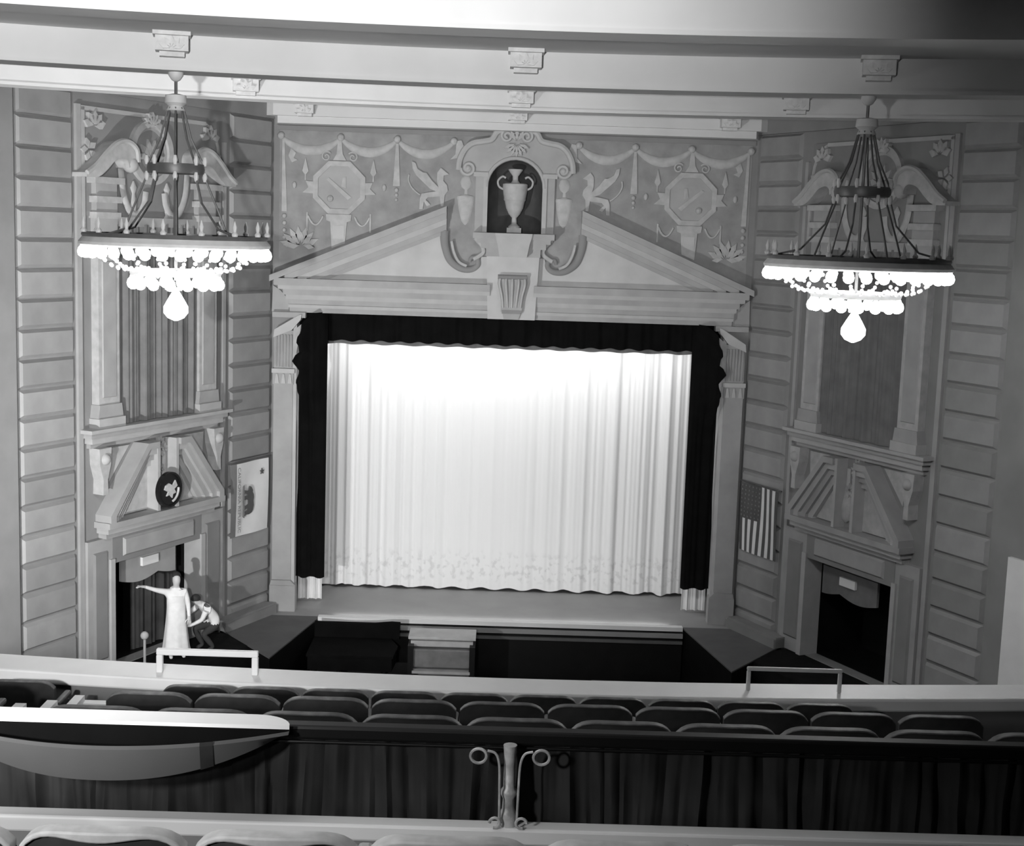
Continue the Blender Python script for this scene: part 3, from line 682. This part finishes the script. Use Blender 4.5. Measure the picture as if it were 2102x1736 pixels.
# ------------------------------------------------------------------ chandeliers
def chandelier(loc, label):
    r = root('chandelier', loc, label, 'chandelier', 'lit chandeliers')
    L = lambda: MB(lambda p: (p[0]+loc[0], p[1]+loc[1], p[2]))
    part('canopy', L().lathe([(.10,10.98),(.10,10.92),(.06,10.86),(.025,10.84)], 16), 'pmetal', r, True)
    part('rod', L().tube([(0,0,10.9),(0,0,8.2)], .022, 8), 'metal', r)
    part('hub', L().lathe([(.05,10.68),(.14,10.66),(.15,10.56),(.10,10.52),(.13,10.46),(.04,10.42)], 16), 'pmetal', r, True)
    def band(r0, z0, z1, t=.03): return L().lathe([(r0-t,z0),(r0,z0),(r0+.012,(z0+z1)/2),(r0,z1),(r0-t,z1),(r0-t,z0)], 48)
    part('middle_ring', band(.37, 9.63, 9.76), 'metal', r, True)
    part('outer_ring', band(1.22, 8.765, 8.82), 'metal', r, True)
    part('outer_tray', L().lathe([(1.215,8.765),(1.27,8.70),(1.26,8.66),(1.18,8.64),(1.16,8.70)], 48), 'pmetal', r, True)
    part('light_blocking_disc', L().lathe([(.30,8.80),(1.17,8.73),(1.17,8.715),(.30,8.785)], 40), 'pmetal', r, True)  # disc added to keep the lamp's light from going upward
    part('lower_ring', band(.60, 8.26, 8.34), 'pmetal', r, True)
    for k in range(8):
        a = 2*pi*k/8+.2; c, s = cos(a), sin(a)
        part('upper_chain', L().tube([(.1*c,.1*s,10.5),(.2*c,.2*s,10.1),(.36*c,.36*s,9.76)], .014, 6), 'metal', r)
        part('lower_chain', L().tube([(.36*c,.36*s,9.64),(.48*c,.48*s,9.25),(.80*c,.80*s,8.9),(1.2*c,1.2*s,8.8)] if k % 2 else [(.36*c,.36*s,9.64),(.58*c,.58*s,9.1),(.7*c,.7*s,8.78)], .014, 6), 'metal', r)
    for k in range(4):
        a = pi*k/4; part('spoke', L().tube([(-1.2*cos(a),-1.2*sin(a),8.74),(1.2*cos(a),1.2*sin(a),8.74)], .018, 6), 'metal', r)
    me_f = MB().lathe([(.035,0),(.045,.03),(.02,.06),(.03,.12),(.004,.2)], 8).mesh('finial', 'pmetal', smooth=True)
    me_k = MB().lathe([(.02,-.06),(.035,0),(.02,.06)], 8).mesh('knob', 'pmetal', smooth=True)
    me_b = MB().lathe([(.028,.075),(.035,.05),(.062,.02),(.076,-.03),(.064,-.075),(.032,-.1),(.004,-.105)], 10).mesh('bulb', 'bulb', smooth=True)
    for k in range(16): link('finial', me_f, r, (1.22*cos(2*pi*k/16+.1), 1.22*sin(2*pi*k/16+.1), 8.82-loc[2]))
    for k in range(8):
        for zz in (9.80, 9.59): link('knob', me_k, r, (.38*cos(2*pi*k/8+.2), .38*sin(2*pi*k/8+.2), zz-loc[2]))
    for k in range(34): link('bulb', me_b, r, (1.21*cos(2*pi*k/34), 1.21*sin(2*pi*k/34), 8.59-loc[2]))
    for k in range(16): link('bulb', me_b, r, (.58*cos(2*pi*k/16+.1), .58*sin(2*pi*k/16+.1), 8.18-loc[2]))
    for k in range(16):
        a = 2*pi*k/16+.1; c, s = cos(a), sin(a)
        m_ = L()
        for j in range(7):
            t = j/6; rad = 1.12-(1.12-.60)*t; m_.ball((rad*c, rad*s, 8.64-.30*t-.10*sin(pi*t)), .028, 6, 4)
        part('bead_strand', m_, 'glass', r, True)['kind'] = 'stuff'
    for k in range(8):
        a = 2*pi*k/8; c, s = cos(a), sin(a); m_ = L()
        for j in range(6):
            t = j/5; rad = .56-(.56-.07)*t; m_.ball((rad*c, rad*s, 8.26-.18*t), .022, 6, 4)
        part('bead_strand', m_, 'glass', r, True)['kind'] = 'stuff'
    part('pendant_lamp', L().lathe([(.03,8.10),(.05,8.04),(.11,7.94),(.165,7.84),(.165,7.76),(.11,7.69),(.02,7.65)], 18), 'pend', r, True)
    d = bpy.data.lights.new('chandelier_light', 'POINT'); d.energy = 1100; d.shadow_soft_size = .45
    o = bpy.data.objects.new('chandelier_light', d); COL.objects.link(o); o.parent = r; o.location = (0,0,8.2-loc[2])
    return r
ch = chandelier((-4.66,-13.05,10.98), 'lit two-tier crystal chandelier before the left wall')
dup(ch, (4.62,-13.0,10.98), 'lit two-tier crystal chandelier before the right wall', .13)

# ------------------------------------------------------------------ pit furniture
og = root('organ_console', (-1.3,-1.9,-1.3), 'grey console cabinet standing in the dark pit below the stage', 'console')
part('cabinet', MB().box((-2.0,-2.1,-1.3),(-.62,-1.5,-.02)), 'organ', og, bevel=.02)
part('lid', MB().box((-2.06,-2.16,-.02),(-.56,-1.45,.04)), 'organp', og, bevel=.01)
part('front_board', MB().box((-2.0,-2.2,-.16),(-.62,-2.1,-.04)), 'organp', og)
part('desk', MB().box((-1.95,-2.3,-.62),(-.67,-2.1,-.2)), 'organ', og, bevel=.03)
part('key_slip', MB().box((-1.95,-2.42,-.72),(-.67,-2.1,-.66)), 'organp', og)
for x in (-2.05, -.69): part('cheek', MB().box((x,-2.4,-1.3),(x+.12,-1.5,-.1)), 'blackp', og)
pn = root('grand_piano', (-3.2,-1.9,-1.3), 'black grand piano in the pit under the left stage edge', 'piano')
PP = [(-4.25,-2.7),(-2.35,-2.7),(-2.3,-1.9),(-2.5,-1.35),(-3.1,-1.15),(-3.7,-.95),(-4.25,-.95)]
def pprism(z0, z1, k=1):
    m_ = MB(); n = len(PP); pp = [(-3.3+(x+3.3)*k, -1.85+(y+1.85)*k) for x, y in PP]
    return m_.add([(x,y,z0) for x, y in pp]+[(x,y,z1) for x, y in pp], [tuple(range(n)), tuple(range(2*n-1,n-1,-1))]+[(i,(i+1)%n,n+(i+1)%n,n+i) for i in range(n)])
part('rim', pprism(-.62,-.32,.97), 'black', pn); part('lid', pprism(-.32,-.27,1), 'black', pn)
part('raised_lid', MB(lambda p: (p[0], p[1]+.12*(p[2]+.27), p[2])).prism([(-4.25,-.27),(-2.32,-.27),(-2.30,.10),(-2.5,.11),(-3.0,.06),(-3.5,.04),(-4.25,.08)], -1.34, -1.28), 'black', pn)
for x, y in ((-4.1,-2.5),(-2.55,-2.5),(-3.7,-1.2)): part('leg', MB().lathe([(.07,-1.3),(.05,-1.1),(.09,-.62)], 10, (x,y,0)), 'blackp', pn)
bn = root('pit_bench', (2.75,-2.3,-1.3), 'long dark bench in the black pit right of centre', 'bench')
part('seat', MB().box((2.05,-2.5,-.92),(3.45,-2.1,-.85)), 'ramp', bn)
for x in (2.15, 3.25): part('support', MB().box((x,-2.45,-1.3),(x+.1,-2.15,-.92)), 'blackp', bn)

# ------------------------------------------------------------------ people in the left doorway
def person(name, loc, heading, joints, edges, label, hem, mats, hairfn):
    me = bpy.data.meshes.new(name); ks = list(joints); idx = {k: i for i, k in enumerate(ks)}
    me.from_pydata([joints[k][:3] for k in ks], [(idx[a], idx[b]) for a, b in edges], [])
    o = bpy.data.objects.new(name+'_source', me); COL.objects.link(o)
    md = o.modifiers.new('skin', 'SKIN'); md.use_smooth_shade = True
    for i, k in enumerate(ks):
        r = joints[k][3]; rr = r if isinstance(r, tuple) else (r, r)
        me.skin_vertices[0].data[i].radius = rr
    me.skin_vertices[0].data[idx['pelvis']].use_root = True
    sb = o.modifiers.new('sub', 'SUBSURF'); sb.levels = 2; sb.render_levels = 2
    dg = bpy.context.evaluated_depsgraph_get(); em = bpy.data.meshes.new_from_object(o.evaluated_get(dg))
    bpy.data.objects.remove(o); em.name = name
    em.materials.clear()
    for m in mats: em.materials.append(M[m])
    for p in em.polygons: p.material_index = hem(p.center); p.use_smooth = True
    ob = link(name, em, None, loc); ob.rotation_euler = (0,0,heading); ob['label'] = label; ob['category'] = 'person'
    OFF[ob.name] = (0,0,0)
    hm = hairfn(); part('hair', hm, 'hair', ob, True)
    for s_ in (-1, 1):
        fc = joints['face']; 
        part('eye', MB().ball((fc[0]+.035*s_, fc[1]-.01, fc[2]+.02), .012, 6, 4), 'hair', ob, True)
    return ob
def fingers(J, E, hand, d, up, side_):
    # five short chains rooted in the palm
    h = Vector(J[hand][:3]); d = Vector(d).normalized(); up = Vector(up); sd = Vector(side_)
    for i, (o, L_) in enumerate(((-.033,.062),(-.011,.078),(.011,.08),(.033,.07))):
        b = h+d*.05+sd*o; m_ = b+d*L_*.55-up*.008; t = b+d*L_-up*.03
        for nm, p, r in (('a',b,.012),('b',m_,.010),('c',t,.008)): J[f'{hand}f{i}{nm}'] = (*p, r)
        E += [(hand, f'{hand}f{i}a'), (f'{hand}f{i}a', f'{hand}f{i}b'), (f'{hand}f{i}b', f'{hand}f{i}c')]
    b = h+d*.0-sd*.04; m_ = b+d*.03-sd*.03; t = m_+d*.035-sd*.008
    for nm, p, r in (('a',b,.014),('b',m_,.011),('c',t,.009)): J[f'{hand}t{nm}'] = (*p, r)
    E += [(hand, f'{hand}ta'), (f'{hand}ta', f'{hand}tb'), (f'{hand}tb', f'{hand}tc')]
# standing figure (local: faces -y, x to its left hand side as seen from the front = viewer's right)
J = dict(pelvis=(0,0,.96,(.17,.13)), waist=(0,0,1.12,(.15,.115)), chest=(0,.01,1.32,(.185,.13)), neckb=(0,.01,1.47,(.09,.08)), neck=(0,-.005,1.54,.055),
         face=(0,-.035,1.63,(.085,.105)), skull=(0,-.015,1.71,(.095,.115)), crown=(0,-.005,1.79,(.06,.075)),
         shL=(-.18,.01,1.42,.075), elL=(-.42,-.08,1.50,.05), wrL=(-.64,-.16,1.60,.035), haL=(-.71,-.185,1.62,(.04,.022)),
         shR=(.18,.01,1.42,.075), elR=(.24,-.02,1.14,.05), wrR=(.24,-.14,.94,.036), haR=(.24,-.17,.86,(.022,.04)),
         hipL=(-.10,0,.88,.105), knL=(-.11,-.03,.50,.075), anL=(-.11,.02,.10,.05), toL=(-.12,-.14,.04,.04),
         hipR=(.10,0,.88,.105), knR=(.12,-.02,.50,.075), anR=(.13,.03,.10,.05), toR=(.15,-.12,.04,.04))
E_ = [('pelvis','waist'),('waist','chest'),('chest','neckb'),('neckb','neck'),('neck','face'),('face','skull'),('skull','crown'),
      ('chest','shL'),('shL','elL'),('elL','wrL'),('wrL','haL'),('chest','shR'),('shR','elR'),('elR','wrR'),('wrR','haR'),
      ('pelvis','hipL'),('hipL','knL'),('knL','anL'),('anL','toL'),('pelvis','hipR'),('hipR','knR'),('knR','anR'),('anR','toR')]
fingers(J, E_, 'haL', (-.9,-.3,.1), (0,0,1), (.3,-.9,0)); fingers(J, E_, 'haR', (0,-.3,-1), (0,-1,0), (1,0,0))
def matsel(c):
    if c.z > 1.51 and abs(c.x) < .2: return 1
    if c.x < -.63 or (c.x > .18 and c.z < .93 and c.y < -.12): return 1
    return 0
pl_ = TS(-1)((4.15,.62,-.02))
person('person', (pl_[0],pl_[1],-.02), .35, J, E_, 'person in long pale coat standing in the left doorway, one arm raised', matsel, ('cloth','skin'),
       lambda: MB().grid(14, 8, lambda u, v: (.10*sin(pi*.5*v)*cos(2*pi*u), .025+.105*sin(pi*.5*v)*sin(2*pi*u), 1.745+.10*cos(pi*.5*v))))
J2 = dict(pelvis=(0,.12,.62,(.17,.15)), waist=(0,.06,.76,(.15,.13)), chest=(0,-.10,.93,(.18,.14)), neckb=(0,-.20,1.03,(.085,.08)), neck=(0,-.25,1.07,.055),
         face=(0,-.34,1.11,(.072,.085)), skull=(0,-.33,1.18,(.078,.095)), crown=(0,-.31,1.24,(.05,.06)),
         shL=(-.18,-.14,.98,.075), elL=(-.26,-.34,.80,.05), wrL=(-.18,-.55,.74,.036), haL=(-.15,-.62,.73,(.04,.022)),
         shR=(.18,-.14,.98,.075), elR=(.25,-.30,.76,.05), wrR=(.16,-.50,.66,.036), haR=(.13,-.57,.65,(.04,.022)),
         hipL=(-.11,.12,.56,.105), knL=(-.14,-.28,.48,.075), anL=(-.14,-.08,.10,.05), toL=(-.15,-.24,.04,.04),
         hipR=(.11,.12,.56,.105), knR=(.15,-.22,.42,.075), anR=(.14,.02,.10,.05), toR=(.16,-.14,.04,.04))
E2 = [e for e in E_ if 'f' not in e[1][2:] and not e[1][:4] in ('haLf','haRf','haLt','haRt')]
fingers(J2, E2, 'haL', (.2,-1,-.1), (0,0,1), (1,.2,0)); fingers(J2, E2, 'haR', (-.2,-1,-.1), (0,0,1), (1,-.2,0))
def matsel2(c):
    if c.z > 1.04 and c.y < -.2 and abs(c.x) < .12: return 1
    if c.y < -.53 and c.z > .6: return 1
    if c.z < .60: return 2
    return 0
PERS = [o for o in COL.objects if o.get('category') == 'person'][0]
def coat(u, v):
    a = 2*pi*u; z = .12+1.22*v; w = .30-.13*v**.7+.05*max(0, v-.75)*2; d_ = .22-.09*v**.7
    fold = 1+.06*sin(a*7)*(1-v)
    return (w*cos(a)*fold, .01+d_*sin(a)*fold, z)
part('coat', MB().grid(48, 10, coat), 'cloth', PERS, True)
pl2 = TS(-1)((3.35,.85,-.02))
person('person', (pl2[0],pl2[1],-.02), -.9, J2, E2, 'person in white shirt crouching beside the left doorway', matsel2, ('shirt','skin','darkdrape'),
       lambda: MB().grid(14, 8, lambda u, v: (.088*sin(pi*.62*v)*cos(2*pi*u), -.32+.105*sin(pi*.62*v)*sin(2*pi*u), 1.17+.10*cos(pi*.62*v))))
nw = root('newel_post', TS(-1)((5.05,.55,-.02)), 'small pale post with round knob beside the standing person', 'post')
nb = TS(-1)((5.05,.55,-.02))
part('post', MB().lathe([(.05,-.02),(.05,.02),(.028,.06),(.028,.62)], 10, (nb[0],nb[1],0)), 'stone', nw, True)
part('knob', MB().ball((nb[0],nb[1],.68), .085, 12, 8), 'relief', nw, True)

# ------------------------------------------------------------------ balcony: floor, parapet, seats
mb = MB()
mb.box((-8,-21.6,4.1),(8,-19.9,4.36)); mb.box((-8,-22.9,4.1),(8,-21.6,4.62)); mb.box((-8,-24.2,4.4),(8,-22.9,5.10)); mb.box((-8,-27.1,4.8),(8,-24.2,5.52)); mb.box((-8,-28.7,5.6),(8,-27.1,6.28)); mb.box((-8,-34,6.2),(8,-28.7,6.9))
struct('floor_balcony', mb, 'carpet', 'black stepped balcony floor')
n = 40
def capy(x): return -20.1+.012*x*x
bp = root('balcony_rail', (0,-20.1,4.2), 'long white parapet ledge along the front of the balcony', 'rail')
mb = MB(); vs = []; xs = [-8+16*k/n for k in range(n+1)]
for x in xs:
    y = capy(x); vs += [(x,y-.22,4.88),(x,y-.22,5.0),(x,y+.21,5.0),(x,y+.21,4.88)]
mb.add(vs, [(k*4+i, k*4+(i+1)%4, (k+1)*4+(i+1)%4, (k+1)*4+i) for k in range(n) for i in range(4)]+[(0,1,2,3),tuple(n*4+i for i in range(4))])
part('cap', mb, 'white', bp, bevel=.02)
mb = MB(); vs = []
for x in xs:
    y = capy(x); vs += [(x,y-.14,3.6),(x,y-.14,4.88),(x,y+.16,4.88),(x,y+.16,3.6)]
mb.add(vs, [(k*4+i, k*4+(i+1)%4, (k+1)*4+(i+1)%4, (k+1)*4+i) for k in range(n) for i in range(4)]+[(0,1,2,3),tuple(n*4+i for i in range(4))])
part('parapet_wall', mb, 'wall', bp)
for x0, x1, nm, m_ in ((-3.17,-2.32,'left','white'),(2.10,2.92,'right','pmetal')):
    y = capy((x0+x1)/2)-.02
    g = root('guard_rail', ((x0+x1)/2,y,5.0), f'low {"white" if nm=="left" else "thin grey"} tubular guard on the {nm} part of the balcony ledge', 'guard rail')
    t = .028 if nm == 'left' else .018
    part('top_bar', MB().box((x0-t,y-t,5.22-2*t),(x1+t,y+t,5.22)), m_, g, bevel=.01)
    for x in (x0, x1): part('upright', MB().box((x-t,y-t,5.0),(x+t,y+t,5.22-2*t)), m_, g, bevel=.01)

def seat_proto(w, rim, label, rt=.018, wave=.016, ro=.035):
    r = root('theatre_seat', (0,0,0), label, 'seat', 'balcony seats')
    h = .88; hw = w/2-.012
    def top(u): return h-.06*abs(2*u-1)**6-.01*(2*u-1)**2
    def dark(u): return top(u)-rt-wave*.5*(1+cos((2*u-1)*pi*1.5))
    def bk(y0, y1, f0, f1, m_=20):
        mbx = MB(); vs = []
        for k in range(m_+1):
            u = k/m_; x = -hw+2*hw*u; c = .05*(1-(2*u-1)**2)
            a, b = f0(u), f1(u)
            vs += [(x,y0-c,a),(x,y1-c,a),(x,y1-c,b),(x,y0-c,b)]
        return mbx.add(vs, [(k*4+i, k*4+(i+1)%4, (k+1)*4+(i+1)%4, (k+1)*4+i) for k in range(m_) for i in range(4)]+[(0,1,2,3),tuple(m_*4+i for i in range(4))])
    part('backrest', bk(-.02, .025, lambda u: .36, dark), 'seat', r, True)
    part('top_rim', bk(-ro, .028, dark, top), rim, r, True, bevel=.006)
    part('seat_pan', MB().box((-hw+.03,.08,.38),(hw-.03,.50,.46)), 'seat', r, bevel=.03)
    for s_ in (-1, 1):
        part('side_frame', MB(lambda p: (p[1], p[0], p[2])).prism([(-.03,0),(.30,0),(.26,.3),(.34,.60),(.0,.62)], s_*(w/2-.014)-.011, s_*(w/2-.014)+.011), 'blackp', r)
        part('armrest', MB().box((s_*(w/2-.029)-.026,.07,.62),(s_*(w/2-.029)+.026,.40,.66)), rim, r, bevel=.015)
    return r
# nearest row, cut by the lower edge of the picture
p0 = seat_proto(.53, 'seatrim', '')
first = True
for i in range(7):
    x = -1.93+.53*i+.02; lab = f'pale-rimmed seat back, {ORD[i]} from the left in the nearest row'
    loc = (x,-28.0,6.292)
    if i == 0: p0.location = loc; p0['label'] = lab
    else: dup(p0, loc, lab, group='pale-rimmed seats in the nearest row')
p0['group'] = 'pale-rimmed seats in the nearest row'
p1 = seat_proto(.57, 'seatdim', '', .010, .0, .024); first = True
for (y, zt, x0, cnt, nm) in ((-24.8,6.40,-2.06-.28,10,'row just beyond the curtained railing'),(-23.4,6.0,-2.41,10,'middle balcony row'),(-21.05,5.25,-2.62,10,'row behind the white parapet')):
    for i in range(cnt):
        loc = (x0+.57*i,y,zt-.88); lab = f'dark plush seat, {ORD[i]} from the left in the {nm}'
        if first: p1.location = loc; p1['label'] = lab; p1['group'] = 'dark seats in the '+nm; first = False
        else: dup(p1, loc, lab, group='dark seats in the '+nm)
for i, (x, y, z) in enumerate(((-4.05,-21.05,5.25),(-3.75,-23.4,6.0))):
    dup(p1, (x,y,z-.88), f'dark seat left of the aisle steps, {"nearer the parapet" if i == 0 else "nearer the camera"}', group='dark seats left of the aisle')
# aisle steps with pale sides
for i, (y, z) in enumerate(((-21.2,5.0),(-21.9,5.2),(-22.6,5.42))):
    s_ = root('aisle_step', (-3.35,y,4.4), f'pale-edged aisle step at the left, {ORD[i]} up from the parapet', 'step', 'aisle steps')
    part('tread', MB().box((-3.62,y-.35,z-.55),(-2.98,y+.3,z-.02)), 'wall', s_)
    part('nosing', MB().box((-3.62,y+.24,z-.02),(-2.98,y+.33,z+.02)), 'white', s_)
    for x in (-3.66,-3.02): part('side_string', MB().box((x,y-.35,z-.02),(x+.08,y+.3,z+.07)), 'white', s_)

# ------------------------------------------------------------------ curtained railing in front of the nearest row
kw = root('knee_wall', (0,-27.05,6.2), 'white-topped knee wall carrying the curtained railing', 'knee wall')
part('ledge', MB().box((-4,-27.085,6.71),(4,-27.0,6.775)), 'white', kw, bevel=.01)
part('wall_panel', MB().box((-4,-27.075,6.28),(4,-27.01,6.71)), 'wall', kw)
rl = root('curtain_railing', (-.13,-27.04,6.775), 'dark rail on an ornate metal post, carrying the gathered curtain', 'railing')
part('top_rail', MB().box((-4,-27.0,7.07),(4,-26.93,7.125)), 'blackp', rl, bevel=.012)
part('lower_rod', MB().tube([(-4,-26.99,7.06),(4,-26.99,7.06)], .006, 8), 'blackp', rl)
xp = -.13
part('post', MB().lathe([(.034,6.775),(.034,6.82),(.024,6.84),(.022,6.88),(.032,6.90),(.032,6.912),(.022,6.925),(.021,7.02),(.024,7.07),(.026,7.09)], 14, (xp,-27.04,0)), 'brass', rl, True)
for s_ in (-1, 1):
    part('scroll_rod', MB().tube(spline([(xp+s_*.033,-27.08,6.80),(xp+s_*.036,-27.08,6.95),(xp+s_*.04,-27.08,7.03),(xp+s_*.055,-27.08,7.07),(xp+s_*.085,-27.08,7.08)]), .005, 6), 'brass', rl, True)
    part('foot_scroll', MB().tube([(xp+s_*(.05+.02*cos(a)),-27.085,6.80+.02*sin(a)) for a in [k*.5 for k in range(11)]], .006, 6), 'brass', rl, True)
    part('ring', MB().tube([(xp+s_*.118+.030*cos(a),-27.07,7.055+.028*sin(a)) for a in [2*pi*k/20 for k in range(21)]], .006, 6), 'brass', rl, True, label='brass ring hanging from the rail')
def rc(u, v):
    x = -4+8*u; g = pleats(x, 2.0, 37)*.65+pleats(x, 5.0, 71)*.35
    lean = .05*sin(x*9)*(1-v)
    return (x+lean*.35, -26.95+.034*g*(1.0-.35*v)+.009*sin(x*31+v*7), 6.70+.385*v)
single('rail_curtain', MB().grid(900, 8, rc), 'velvet', 'gathered dark velvet curtain hanging along the near railing', 'curtain', True, recalc=False)

# boat-shaped trough on the rail, left
tr = root('curved_trough', (-1.6,-27.1,6.9), 'pale boat-shaped trough with flat white rim resting on the left railing', 'trough')
xc, hw = -1.62, .66
def edge(t): return -27.06-.20*(1-t*t)
def depth(t): return .13*(1-abs(t)**2.4)+.004
mb = MB(); vs = []; n = 36
for k in range(n+1):
    t = -1+2*k/n; x = xc+hw*t; y = edge(t); d = depth(t)
    vs += [(x,y,7.125),(x,y-.012,7.115),(x,y+.01,7.125-d),(x,y+.03,7.125-d)]
mb.add(vs, [(k*4+i, k*4+i+1, (k+1)*4+i+1, (k+1)*4+i) for k in range(n) for i in range(3)]); part('near_side', mb, 'trough', tr, True)
mb = MB(); vs = []
for k in range(n+1):
    t = -1+2*k/n; x = xc+hw*t; y = edge(t); d = depth(t)
    vs += [(x,y+.012,7.123),(x,y+.03,7.125-d),(x,-27.03,7.125-d),(x,-27.03,7.125)]
mb.add(vs, [(k*4+i, k*4+i+1, (k+1)*4+i+1, (k+1)*4+i) for k in range(n) for i in range(3)]); part('inside', mb, 'black', tr, True)
mb = MB(); n2 = 20
poly = [(xc-hw-.9,-27.05),(xc-hw-.9,-26.935),(-1.10,-26.935)]+[(-1.10+.14*sin(pi/2*k/8), -26.935-.115*(1-cos(pi/2*k/8))) for k in range(1,9)]
mm = len(poly); mb.add([(x,y,7.128) for x, y in poly]+[(x,y,7.142) for x, y in poly], [tuple(range(mm)), tuple(range(2*mm-1,mm-1,-1))]+[(i,(i+1)%mm,mm+(i+1)%mm,mm+i) for i in range(mm)])
part('back_rim', mb, 'white', tr, label='flat white back rim')
part('strap', MB().add([(x, edge((x-xc)/hw)-.014+yy, z) for x in (-1.26,-1.215) for yy, z in ((0,7.13),(-.002,7.115),(.018,7.123-depth((x-xc)/hw)))], [(0,3,4,1),(1,4,5,2)]), 'seat', tr)
